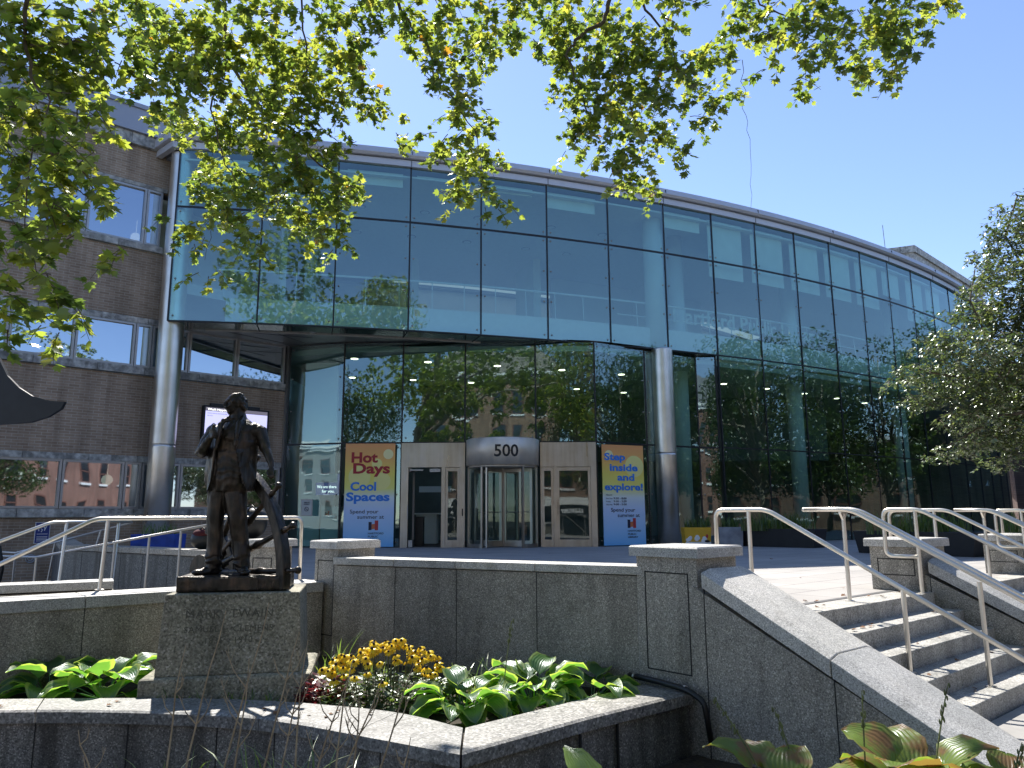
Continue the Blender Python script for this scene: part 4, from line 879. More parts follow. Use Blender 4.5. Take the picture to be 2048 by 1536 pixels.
# ================================================================ banners
def ftext(parent, name, body, o, right, x0, x1, zb, cap, mat, bold=.02, top=0, nrm=None, dep=.004):
    """text whose capitals are `cap` high with its left edge at x0 and its width scaled to reach x1"""
    size = cap/.70; w0 = text(name, body, size, (0,0,0), (1,0,0), (0,0,1), mat, None, bold, dep)
    xs = [v.co.x for v in w0.data.vertices]; a, b = min(xs), max(xs); right = Vector(right).normalized(); nn = Vector((right.y,-right.x,0)); off = Vector(parent['_o'])
    for v in w0.data.vertices:
        x = x0+(v.co.x-a)/(b-a)*(x1-x0); y = v.co.y; v.co = Vector(o)+right*x+Vector((0,0,zb+v.co.z))+nn*(-y+.006)-off
    w0.parent = parent; return w0
def banner_mat():
    m, t, p = mat_new('banner_print'); g = coords(t, 'Generated'); s = N(t, 'ShaderNodeSeparateXYZ'); L(t, g, s.inputs[0])
    r = ramp(t, s.outputs[2], [(0,(.18,.52,.92)),(.12,(.36,.64,.95)),(.35,(.58,.72,.95)),(.47,(.76,.84,.82)),(.56,(.88,.84,.22)),(.70,(.92,.76,.14)),(.84,(.92,.52,.14)),(1,(.88,.38,.14))])
    L(t, r.outputs[0], p.inputs['Base Color']); p.inputs['Roughness'].default_value = .5; return m
M['banner'] = banner_mat()
flat = lambda n, c: simple(n, c, .6, var=.0)
M['tred'] = flat('print_red', (.42,.03,.035)); M['tblue'] = flat('print_blue', (.04,.24,.74)); M['tdark'] = flat('print_navy', (.02,.025,.06)); M['torange'] = flat('print_orange', (.62,.20,.08)); M['tlred'] = flat('print_logo_red', (.52,.05,.05))
M['bub'] = flat('print_pale_circle', (.94,.84,.42)); M['bub2'] = flat('print_yellow_circle', (.92,.84,.30))
def logo(t, o, right, x, z, s):
    def pr(pts, mat): 
        r = Vector(right).normalized(); nn = Vector((r.y,-r.x,0)); mb = MB(); vs = [Vector(o)+r*(x+a*s)+Vector((0,0,z+b*s))+nn*.006 for a,b in pts]; vb = [v-nn*.008 for v in vs]; n = len(vs)
        mb.add(vs+vb, [tuple(range(n)), tuple(range(2*n-1,n-1,-1))]+[(i,n+i,n+(i+1)%n,(i+1)%n) for i in range(n)]); build('logo', mb, mat, t)
    pr([(0,0),(.32,.03),(.32,.84),(0,.86)], M['tdark']); pr([(.32,.10),(.66,.14),(.66,.66),(.32,.62)], M['torange']); pr([(.66,.0),(1,0),(1,1),(.64,1),(.66,.5)], M['tlred'])
def banner(o, right, wd, ht, label, z0=.03):
    right = Vector(right).normalized(); nn = Vector((right.y,-right.x,0)); t = thing('banner', (o[0],o[1],z0), label, 'banner', 'tall printed banners beside the entrance')
    mb = MB(); a = Vector((o[0],o[1],0)); b = a+right*wd; mb.prism([(a)[:2],(b)[:2],(b-nn*.03)[:2],(a-nn*.03)[:2]], z0, z0+ht)
    build('banner_panel', mb, M['banner'], t); return t, Vector((o[0],o[1],z0)), right
def circ(t, o, right, x, z, r, mat, wd, k=.0035):
    nn = Vector((right.y,-right.x,0)); vs = []
    for i in range(28):
        q_ = 2*PI*i/28; X = min(max(x+r*math.cos(q_), .005), wd-.005); vs.append(o+right*X+Vector((0,0,z+r*math.sin(q_)))+nn*k)
    mb = MB(); mb.add(vs, [tuple(range(28))]); build('printed_circle', mb, mat, t)
H_ = 3.13
t, o, r_ = banner((-5.15,23.33), (1,.01,0), 1.53, H_, 'left banner reading Hot Days Cool Spaces, orange fading to light blue')
zz = lambda y: H_-y
circ(t,o,r_,1.32,zz(.33),.155,M['bub'],1.53); circ(t,o,r_,.98,zz(.62),.16,M['bub2'],1.53,.0028); circ(t,o,r_,.45,zz(1.02),.34,M['bub2'],1.53,.0022); circ(t,o,r_,1.15,zz(1.15),.26,M['bub2'],1.53,.0016)
for body,x0,x1,y,cap,mat,bd in (('Hot',.19,1.0,.575,.30,'tred',.035),('Days',.25,1.38,.91,.30,'tred',.035),('Cool',.18,.97,1.435,.25,'tblue',.035),('Spaces',.06,1.39,1.75,.25,'tblue',.035),('Spend your',.19,1.06,2.13,.115,'tdark',.004),('summer at',.42,1.23,2.29,.115,'tdark',.004),('HARTFORD',.76,1.23,2.755,.055,'tdark',.006),('PUBLIC',.76,1.07,2.85,.055,'tdark',.006),('LIBRARY',.76,1.13,2.945,.055,'tdark',.006)):
    ftext(t, 'printed_words', body, o, r_, x0, x1, zz(y), cap, M[mat], bd)
logo(t, o, r_, .77, zz(2.635), .29)
t, o, r_ = banner((2.78,23.42), (1.42,.62,0), 1.50, 3.08, 'right banner reading Step inside and explore with opening hours, orange fading to light blue')
H_ = 3.08
circ(t,o,r_,.24,zz(.32),.15,M['bub'],1.5); circ(t,o,r_,1.15,zz(.66),.34,M['bub2'],1.5,.0024)
f_ = 1.5/545*1.0; g_ = 3.08/1262
for body,x0,x1,y,cap,mat,bd in (('Step',26,300,195,86,'tblue',.035),('inside',93,462,330,86,'tblue',.035),('and',190,415,452,84,'tblue',.035),('explore!',22,525,575,84,'tblue',.035),('Hours',38,116,645,20,'tdark',.004),('Mon-Thur',38,120,688,15,'tdark',.0),('Friday',38,95,726,15,'tdark',.0),('Saturday',38,117,764,15,'tdark',.0),('9:30 - 8:00',133,302,690,24,'tdark',.006),('9:30 - 5:00',133,302,728,24,'tdark',.006),('9:00 - 5:00',133,302,766,24,'tdark',.006),('Spend your',95,412,845,46,'tdark',.004),('summer at',180,470,912,46,'tdark',.004),('HARTFORD',308,480,1096,22,'tdark',.006),('PUBLIC',308,420,1136,22,'tdark',.006),('LIBRARY',308,440,1172,22,'tdark',.006)):
    ftext(t, 'printed_words', body, o, r_, x0*f_, x1*f_, zz(y*g_), cap*g_, M[mat], bd)
logo(t, o, r_, 308*f_, zz(1050*g_), .30)
# ================================================================ screen and signs
def wthing(name, s, z, out, label, cat, group=None):
    p = W(s, z, out); o = bpy.data.objects.new(name, None); COL.objects.link(o); o.location = p; o.rotation_euler = (0,0,WROT); o['_o'] = (0,0,0); tag(o, label, cat, group); return o
def lbuild(name, mb, mat, t): return wb(name, mb, mat, t)
t = wthing('wall_screen', 1.62, 3.58, .12, 'wide wall mounted information screen lit pale lavender, behind the statue', 'screen')
t.rotation_euler = (math.radians(0),0,WROT); hw, hh = 1.02, .56
mb = MB(); mb.box2((-hw,-.10,-hh),(hw,.06,hh)); mb.box2((-hw*.72,-.10,hh),(hw*.78,.0,hh+.09)); lbuild('screen_case', mb, M['blackm'], t)
mb = MB(); mb.quad([(-hw+.06,.063,-hh+.05),(hw-.06,.063,-hh+.05),(hw-.06,.063,hh-.16),(-hw+.06,.063,hh-.16)][::-1]); lbuild('screen_display', mb, simple('lit_display', (.4,.4,.55), .3, var=0, emit=(.50,.50,.86), es=.62), t)
mb = MB(); mb.quad([(-hw+.06,.063,hh-.158),(hw-.06,.063,hh-.158),(hw-.06,.063,hh-.05),(-hw+.06,.063,hh-.05)][::-1]); lbuild('screen_header', mb, simple('display_header', (.1,.1,.12), .3, var=0, emit=(.12,.11,.14), es=.6), t)
M['wglow'] = simple('display_text', (.8,.8,.8), .4, emit=(1,1,1), es=.7); M['dglow'] = simple('display_text_dim', (.15,.12,.35), .4, var=0)
def wtext(body, cap, x, z, mat, y=.066, bold=.01):      # x measured from the left as seen
    o = text('screen_words', body, cap/.7, (0,0,0), (-1,0,0), (0,0,1), mat, None, bold, .002)
    for v in o.data.vertices: v.co = Vector((x+v.co.x, y+v.co.y*-1 if False else y+abs(v.co.y), z+v.co.z))
    o.parent = t
wtext("What's Happening", .062, hw-.12, hh-.135, M['wglow']); wtext('Library events and news this week', .036, hw-.12, hh-.24, M['dglow']); wtext('Main floor', .028, hw-.12, hh-.31, M['dglow'])
t = wthing('access_sign', 6.30, .57, .02, 'small blue sign with white symbol on the brick wall low at the left', 'sign')
mb = MB(); mb.box2((-.17,-.01,-.27),(.17,.012,.27)); lbuild('sign_border', mb, M['white'], t); mb = MB(); mb.box2((-.155,.010,-.255),(.155,.016,.255)); lbuild('sign_face', mb, simple('sign_blue', (.02,.04,.22), .4, var=.05), t)
mb = MB(); mb.tube([(.02+.07*math.cos(a),.018,.09+.08*math.sin(a)) for a in np.linspace(-.6,3.6,14)], .012, 5); mb.tube([(.03,.018,.02),(.0,.018,.08),(.035,.018,.10)], .01, 5); mb.tube([(-.09,.018,.18),(-.05,.018,.08)], .011, 5)
for z in (-.03,-.10,-.135,-.17,-.205): mb.box2((-.12,.015,z-.006),(.12,.019,z+.006))
lbuild('sign_symbol', mb, M['white'], t)
t = wthing('wall_vent', 6.5, -.05, .01, 'small round vent cover on the brick wall behind the rails', 'vent')
mb = MB(); 
for r in (.10,.05): mb.tube([(r*math.cos(a),.01,r*math.sin(a)) for a in np.linspace(0,2*PI,20)], .014, 5)
lbuild('vent_ring', mb, M['alu'], t)
t = thing('no_smoking_sign', (-6.33,23.62,1.2), 'white no smoking notice on the glass left of the left banner', 'sign'); ry = -.30
def flatbox(mb, x0, x1, z0, z1, y): mb.box2((x0,y-.012,z0),(x1,y,z1))
mb = MB(); flatbox(mb,-6.52,-6.16,.96,1.47,23.55); build('sign_plate', mb, M['alu'], t); mb = MB(); flatbox(mb,-6.49,-6.19,.99,1.44,23.54); build('sign_face', mb, simple('notice_paper', (.55,.58,.55), .5, var=.03), t)
mb = MB(); mb.tube([(-6.34+.06*math.cos(a),23.522,1.17+.06*math.sin(a)) for a in np.linspace(0,2*PI,18)], .008, 5); mb.tube([(-6.38,23.522,1.21),(-6.30,23.522,1.13)], .007, 5); build('symbol', mb, M['tdark'], t)
for bod, z in (('SMOKE FREE',1.36),('PROPERTY',1.30)): ftext(t,'sign_words',bod,(-6.46,23.525,0),(1,0,0),.04,.21,z,.032,M['tdark'],.01)
t = thing('poster', (-5.9,24.3,2.0), 'indoor poster reading We are there for you, seen through the glass', 'poster')
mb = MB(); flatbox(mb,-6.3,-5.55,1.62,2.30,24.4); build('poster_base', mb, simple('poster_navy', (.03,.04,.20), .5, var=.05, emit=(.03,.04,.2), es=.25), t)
mb = MB(); flatbox(mb,-6.3,-5.62,2.02,2.30,24.385); build('poster_head', mb, simple('poster_pale', (.5,.6,.62), .5, var=.03), t)
ftext(t,'poster_words','We are there',(-6.3,24.38,0),(1,0,0),.04,.66,1.84,.09,M['wglow'],.01); ftext(t,'poster_words','for you.',(-6.3,24.38,0),(1,0,0),.20,.60,1.70,.09,M['wglow'],.01)
t = thing('display_stand', (-5.75,24.3,0), 'pale display stand with the library logo just inside the glass', 'stand')
mb = MB(); mb.box2((-6.05,24.15,.02),(-5.45,24.6,1.25)); build('stand_body', mb, M['inwall'], t, bevel=.01); mb = MB(); flatbox(mb,-6.0,-5.5,.85,1.22,24.13); build('stand_card', mb, M['white'], t); logo(t,(-5.92,24.115,0),(1,0,0),0,.96,.15)
ftext(t,'card_words','LIBRARY',(-5.92,24.115,0),(1,0,0),.2,.38,1.0,.03,M['tdark'])
# things indoors near the doors
t = thing('reception_desk', (-2.6,26,0), 'pale reception desk seen through the open left door', 'desk')
mb = MB(); mb.box2((-3.3,26.2,.02),(-2.6,26.9,1.0)); mb.box2((-3.4,26.1,1.0),(-2.3,27,1.05)); build('desk_body', mb, M['inwall'], t); mb = MB(); mb.box2((-3.2,26.1,1.75),(-2.1,26.2,1.95)); build('hanging_panel', mb, M['inwall'], t)
t = thing('display_rack', (-3.05,24.6,0), 'black brochure rack just inside the open door', 'rack')
mb = MB(); mb.box2((-3.1,24.4,.01),(-2.85,24.8,.9)); mb.box2((-3.12,24.38,.9),(-2.83,24.82,.93)); build('rack_body', mb, M['blackm'], t)
t = thing('caution_board', (9.6,28.4,0), 'yellow folding floor caution board standing indoors behind the right glass', 'caution board')
ye = simple('caution_yellow', (.75,.48,.02), .5, var=.05)
for s in (-1,1):
    mb = MB(); c = Vector((9.5,28.6,0)); a = s*.16
    mb.hexa([(c.x-.15,c.y+a-.01,.02),(c.x+.15,c.y+a-.01,.02),(c.x+.15,c.y+a+.01,.02),(c.x-.15,c.y+a+.01,.02),(c.x-.10,c.y-.01,.75),(c.x+.10,c.y-.01,.75),(c.x+.10,c.y+.01,.75),(c.x-.10,c.y+.01,.75)]); build('board', mb, ye, t)
# ================================================================ planters, bags, sculpture, pipe
def blades(n, c, rx, ry, h, seed, spread=.5, wd=.012, z0=0):
    rnd = random.Random(seed); mb = MB(); tn = []
    for i in range(n):
        a = rnd.uniform(0,2*PI); rr = rnd.random()**.5; x = c[0]+rx*rr*math.cos(a); y = c[1]+ry*rr*math.sin(a); hh = h*rnd.uniform(.5,1.1); d = rnd.uniform(0,2*PI); sp = spread*hh*rnd.uniform(.3,1.2); w_ = wd*rnd.uniform(.6,1.2)
        dx, dy = math.cos(d), math.sin(d); k = 5; vs = []
        for j in range(k+1):
            s = j/k; px_, py_, pz = x+dx*sp*s*s, y+dy*sp*s*s, c[2]+hh*(s-.35*s**3*(sp/hh)); ww = w_*(1-s)**.6*(1 if s>0 else .7)
            vs += [(px_-dy*ww, py_+dx*ww, pz), (px_+dy*ww, py_-dx*ww, pz)]
        mb.add(vs, [(2*j,2*j+1,2*j+3,2*j+2) for j in range(k)]); tn += [rnd.random()]*k
    return mb, tn
def toned(o, tn):
    at = o.data.attributes.new('tone', 'FLOAT', 'FACE'); at.data.foreach_set('value', tn); return o
def box_planter(c, d, rz, mat, label, group, art=None, hplant=.45, seed=1, mat2='grassy', n=160, plabel='green and straw grasses growing in a planter'):
    t = thing('planter', c, label, 'planter', group); mb = MB(); x, y = d[0]/2, d[1]/2; co, si = math.cos(rz), math.sin(rz)
    pt = lambda a, b, k=1: (c[0]+a*k*co-b*k*si, c[1]+a*k*si+b*k*co)
    o4 = [pt(-x,-y),pt(x,-y),pt(x,y),pt(-x,y)]; i4 = [pt(-x+.04,-y+.04),pt(x-.04,-y+.04),pt(x-.04,y-.04),pt(-x+.04,y-.04)]; b4 = [pt(-x,-y,.93),pt(x,-y,.93),pt(x,y,.93),pt(-x,y,.93)]
    z0, z1 = c[2], c[2]+d[2]; vs = [(*p,z0) for p in b4]+[(*p,z1) for p in o4]+[(*p,z1) for p in i4]+[(*p,z1-.06) for p in i4]
    fs = [(0,3,2,1)]; 
    for i in range(4): j = (i+1)%4; fs += [(i,j,4+j,4+i),(4+i,4+j,8+j,8+i),(8+i,8+j,12+j,12+i)]
    fs.append((12,13,14,15)); mb.add(vs, fs); build('planter_box', mb, mat, t, bevel=.006)
    if art: art(t, c, d, rz)
    mb, tn = blades(n, (c[0],c[1],z1-.06), x*.85, y*.7, hplant, seed); 
    pln = thing('ornamental_grass', (c[0],c[1],z1-.06), plabel, 'plant'); o = build('grass_blades', mb, M[mat2], pln); toned(o, tn); return t
def chickart(t, c, d, rz):
    wm = M['white']; mb = MB(); y = c[1]-d[1]/2-.004
    for (dx, dz, r) in ((-.28,.22,.09),(-.05,.24,.10),(.20,.20,.11)):
        for k in range(5): mb.ell((c[0]+dx+random.uniform(-.05,.05), y, dz+random.uniform(-.04,.04)), (r*.6,.006,r*.6), 10, 6)
    mb.box2((c[0]-d[0]/2*.94,y-.001,.02),(c[0]+d[0]/2*.94,y+.003,.13)); build('painted_birds', mb, wm, t)
    mb = MB(); mb.ell((c[0]+.27,y-.006,.30),(.035,.006,.06),10,6); build('painted_red_patch', mb, M['tlred'], t); mb = MB(); mb.ell((c[0]+.27,y-.006,.15),(.08,.006,.04),10,6); build('painted_dark_patch', mb, M['blackm'], t)
random.seed(2)
box_planter((5.62,23.6,0), (.82,.5,.56), 0, simple('painted_yellow', (.72,.42,.03), .6, var=.08), 'planter painted yellow with white birds, right of the steel column', 'painted planters', chickart, .42, 3)
box_planter((6.55,23.3,0), (.72,.5,.57), 0, simple('painted_grey', (.30,.32,.36), .7, var=.25, scale=4), 'planter painted mottled grey, next to the yellow one', 'painted planters', None, .42, 4)
def flowerart(t, c, d, rz):
    mb = MB(); y = c[1]-d[1]/2-.004; mb.ell((c[0]-.24,y+.03,c[2]+.36),(.12,.02,.04),10,6); mb.ell((c[0]-.05,y+.01,c[2]+.26),(.10,.02,.05),10,6); build('painted_cloud', mb, M['white'], t)
    for i, (dx, m_) in enumerate(((-.2,'white'),(.0,'tlred'),(.14,'torange'),(-.08,'tlred'))):
        mb = MB(); mb.ell((c[0]+dx,y+.01,c[2]+.19),(.045,.02,.045),10,6); build('painted_flower', mb, M[m_], t)
box_planter((-6.62,14.4,0), (.82,.5,.62), 0, simple('painted_blue', (.02,.07,.42), .5, var=.3, scale=5), 'bright blue painted planter with small flowers, by the first steel column', 'painted planters', flowerart, .30, 5, n=70, plabel='short spiky green plants in the bright blue planter')
MB1 = M['blackm']
for (c, d, rz, sd, lab, pl) in (((7.85,22.7,0),(2.6,.7,.52),math.radians(-48),6,'long black planter box set diagonally on the plaza behind the first rails','tall green and rust grasses in the left long black planter'),((9.45,17.9,0),(2.9,.75,.52),math.radians(-58),7,'long black planter box between the second and third piers','green and reddish grasses in the middle black planter'),((12.1,17.4,0),(2.6,.75,.50),math.radians(-50),8,'long black planter box at the right edge behind the farthest pier','dark grasses in the right edge black planter')):
    box_planter(c, d, rz, MB1, lab, 'long black planters on the plaza', None, .62, sd, n=420, plabel=pl)
# a shrub of reddish grass rising from the first long planter
def bag(c, r, mat, label, mat2=None):
    t = thing('bag', (c[0],c[1],c[2]-r[2]), label, 'bag', 'bags left on the ramp wall'); mb = MB(); mb.ell(c, r, 16, 10); mb.ell((c[0]+r[0]*.3,c[1],c[2]+r[2]*.25),(r[0]*.7,r[1]*.8,r[2]*.7),14,9); mb.tube([(c[0]-r[0]*.5,c[1]-r[1]*.5,c[2]+r[2]*.6),(c[0],c[1]-r[1]*.6,c[2]+r[2]*1.15),(c[0]+r[0]*.5,c[1]-r[1]*.4,c[2]+r[2]*.6)],.015,6)
    build('bag_body', mb, mat, t, smooth=True)
    if mat2: mb = MB(); mb.ell((c[0],c[1]-.01,c[2]+r[2]*.55),(r[0]*.8,r[1]*1.0,r[2]*.5),14,8); build('bag_flap', mb, mat2, t, smooth=True)
bag((-4.55,11.35,.60), (.20,.14,.15), M['blackm'], 'black bag with a dark red top left of the bronze legs', simple('dark_red_cloth', (.07,.008,.012), .9))
bag((-3.75,11.1,.83), (.20,.16,.22), M['blackm'], 'plain black rucksack on the wall behind the wheel spokes')
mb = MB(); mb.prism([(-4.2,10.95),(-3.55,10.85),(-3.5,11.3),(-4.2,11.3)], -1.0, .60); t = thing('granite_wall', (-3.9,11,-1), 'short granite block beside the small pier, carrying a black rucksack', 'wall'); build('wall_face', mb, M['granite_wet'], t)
# black steel sculpture entering at the left
SY = 11.0
t = thing('steel_sculpture', (-9.6,SY,-.95), 'black painted steel sculpture with a curved pointed plate entering at the left edge', 'sculpture')
tip = [(-7.47,3.0),(-7.28,2.82),(-7.07,2.69),(-6.80,2.62),(-6.58,2.60),(-6.62,2.50),(-6.80,2.38),(-7.05,2.30),(-7.30,2.28),(-7.55,2.27),(-7.9,2.20),(-8.4,1.9),(-8.9,1.2),(-9.3,-.95),(-9.9,-.95),(-9.9,3.2),(-9.4,4.4),(-8.7,4.6),(-8.0,3.9)]
mb = MB(); n = len(tip); vs = [(x,SY-.03,z) for x,z in tip]+[(x,SY+.03,z) for x,z in tip]; mb.add(vs, [tuple(range(n-1,-1,-1)), tuple(range(n,2*n))]+[(i,(i+1)%n,n+(i+1)%n,n+i) for i in range(n)]); build('curved_plate', mb, M['blackm'], t)
leg = [(-7.80,.62),(-7.50,.52),(-7.42,.2),(-7.47,-.2),(-7.52,-.95),(-8.2,-.95),(-8.4,.1)]
mb = MB(); n = len(leg); vs = [(x+.0,SY+.25,z) for x,z in leg]+[(x,SY+.31,z) for x,z in leg]; mb.add(vs, [tuple(range(n-1,-1,-1)), tuple(range(n,2*n))]+[(i,(i+1)%n,n+(i+1)%n,n+i) for i in range(n)]); build('foot_plate', mb, M['blackm'], t)
# black pipe over the planter coping
t = thing('black_pipe', S(-.08,-.4,-.62), 'black flexible drain pipe lying over the planter coping against the large pier', 'pipe')
mb = MB(); mb.tube(bend([S(-.06,-.80,-.585),S(-.07,-.45,-.59),S(-.08,-.12,-.61),S(-.075,.05,-.68),S(-.05,.09,-1.02)],.06), .026, 10); build('pipe', mb, M['blackm'], t, smooth=True)
for v, z in ((-.74,-.586),(-.16,-.607)):
    mb = MB(); mb.tube([S(-.065,v,z),S(-.067,v+.02,z)], .031, 10); build('clamp', mb, M['rail'], t)
# roof rod
q0 = arc(36.6,12.05,-.3); t = thing('roof_antenna', q0, 'thin antenna rod standing on the curved roof edge', 'antenna'); mb = MB(); mb.tube([q0,(q0[0]-.03,q0[1],13.5)], .012, 5); build('rod', mb, M['twig'], t)
# ================================================================ across the street (seen in the glass)
def city(name, x0, x1, y0, y1, h, mat, label, rows, wx, face='+y', roofm=None, cornice=True):
    t = thing(name, ((x0+x1)/2,(y0+y1)/2,-1), label, 'building'); mb = MB(); mb.box2((x0,y0,-1.2),(x1,y1,h)); build('wall', mb, mat, t)
    if cornice: mb = MB(); mb.box2((x0-.5,y0-.5,h),(x1+.5,y1+.5,h+.35)); mb.box2((x0-.3,y0-.3,h-.4),(x1+.3,y1+.3,h-.002)); build('cornice', mb, M['white'], t)
    if roofm:
        mb = MB(); a = 4; P = [(x0-.5,y0-.5,h+.36),(x1+.5,y0-.5,h+.36),(x1+.5,y1+.5,h+.36),(x0-.5,y1+.5,h+.36),(x0+a,y0+a,h+4),(x1-a,y0+a,h+4),(x1-a,y1-a,h+4),(x0+a,y1-a,h+4)]; mb.hexa(P); build('roof', mb, roofm, t)
    for (z0, z1) in rows:
        for (a, b) in wx:
            if face == '+y': P = lambda u, z, o_: (u, y1+o_, z)
            else: P = lambda u, z, o_: (x0-o_, u, z)
            f = MB(); e = .12
            for (u0,u1,v0,v1) in ((a,b,z0,z0+e),(a,b,z1-e,z1),(a,a+e,z0+e,z1-e),(b-e,b,z0+e,z1-e),(a,b,(z0+z1)/2-.05,(z0+z1)/2+.05)):
                p, q_ = P(u0,v0,-.1), P(u1,v1,.05); f.box2(p, q_)
            wo = build('window', f, M['twinf'], t); g = MB(); p = [P(a,z0,.02),P(b,z0,.02),P(b,z1,.02),P(a,z1,.02)]; g.quad(p if face!='+y' else p[::-1]); build('pane', g, M['glass_dark'], wo)
            s_ = MB(); s_.box2(P(a-.15,z0-.18,0), P(b+.15,z0,.15)); build('sill', s_, M['white'], wo)
    return t
M['twinf'] = simple('window_trim_red', (.16,.07,.05), .6)
wxs = [(3.0,4.4),(4.9,6.3),(.4,1.8),(-1.6,-.2),(-5,-3.6),(-7.4,-6)]
tb = city('corner_building', -9, 8.4, -48, -30, 15.4, M['brick_tan'], 'tan brick corner building with a tiled roof, mirrored in the entrance glass', [(11.2,14.2),(7.2,10.0),(3.8,6.2)], wxs, roofm=simple('roof_tiles', (.20,.18,.15), .8, var=.4, scale=3))
mb = MB(); mb.box2((-8.8,-29.95,.9),(8.2,-29.6,1.9)); build('shop_fascia', mb, M['blackm'], tb); mb = MB(); mb.box2((-8.8,-29.97,-.9),(8.2,-29.9,.85)); build('shop_window', mb, M['glass_dark'], tb); mb = MB(); mb.box2((-9.1,-29.95,2.0),(8.3,-29.7,2.9)); build('stone_band', mb, M['white'], tb)
for x in (5.2,-.2,-6): text('shop_lettering', 'LUXURY', .55, (x+1.8,-29.58,1.2), (-1,0,0), (0,0,1), M['wglow'], tb, .01)
city('red_building', 26, 52, -40, -16, 12.2, M['brick_red'], 'long red brick building across the side street, mirrored in the left windows', [(8.2,10.2),(4.6,6.6),(1.4,3.0)], [(26.8+3.1*i,28.1+3.1*i) for i in range(8)], roofm=simple('grey_roof', (.2,.2,.21), .7, .3))
city('pale_office_block', -70, -40, -64, -44, 11, simple('pale_stone', (.30,.29,.28), .8), 'low grey stone office block far behind the viewer, mirrored in the corner glass', [(1+3.4*i,3+3.4*i) for i in range(3)], [(-68+4.5*i,-65.6+4.5*i) for i in range(6)], cornice=True)

city('brick_terrace', 58, 72, -14, 52, 7.5, M['brick_tan'], 'long low tan brick terrace beyond the park trees, mirrored in the right glass', [(4.2,6.0),(.8,2.8)], [(-12+3.6*i,-10.6+3.6*i) for i in range(16)], face='-x')
# ================================================================ leaves
def template(outline, mid=.06):
    """fan around a centre that sits a little lower, so a leaf is slightly cupped"""
    v = [(0,.45,-mid)]+[(x,y,0) for x,y in outline]; n = len(outline)
    return np.array(v, float), [(0,1+i,1+(i+1)%n) for i in range(n)]
PLANE = template([(0,0),(.30,.10),(.55,.30),(.36,.40),(.50,.66),(.20,.60),(0,1.0),(-.20,.60),(-.50,.66),(-.36,.40),(-.55,.30),(-.30,.10)], .05)
OVAL = template([(0,0),(.22,.25),(.25,.55),(0,1.0),(-.25,.55),(-.22,.25)], .06)
def leaves(name, C, TIP, NRM, SZ, TONE, tpl, mat, parent):
    V, F = tpl; n = len(C); C = np.asarray(C, float); TIP = np.asarray(TIP, float); NRM = np.asarray(NRM, float)
    TIP /= np.linalg.norm(TIP,axis=1)[:,None]; X = np.cross(TIP, NRM); X /= np.maximum(np.linalg.norm(X,axis=1),1e-6)[:,None]; Zn = np.cross(X, TIP)
    sz = np.asarray(SZ, float)[:,None,None]
    P = C[:,None,:]+sz*(V[None,:,0:1]*X[:,None,:]+V[None,:,1:2]*TIP[:,None,:]+V[None,:,2:3]*Zn[:,None,:])
    P = (P.reshape(-1,3)-np.array(parent['_o'])); k = len(V); Fa = np.array(F)
    A = (Fa[None]+(np.arange(n)*k)[:,None,None]).reshape(-1)
    me = bpy.data.meshes.new(name); nf = n*len(F); me.vertices.add(len(P)); me.vertices.foreach_set('co', P.astype(np.float32).ravel())
    me.loops.add(nf*3); me.loops.foreach_set('vertex_index', A.astype(np.int32)); me.polygons.add(nf); me.polygons.foreach_set('loop_start', np.arange(0,nf*3,3,dtype=np.int32)); me.update(calc_edges=True)
    at = me.attributes.new('tone','FLOAT','FACE'); at.data.foreach_set('value', np.repeat(np.asarray(TONE,float),len(F)).astype(np.float32))
    me.materials.append(mat); o = bpy.data.objects.new(name, me); COL.objects.link(o); o.parent = parent; o['_o'] = parent['_o']; return o
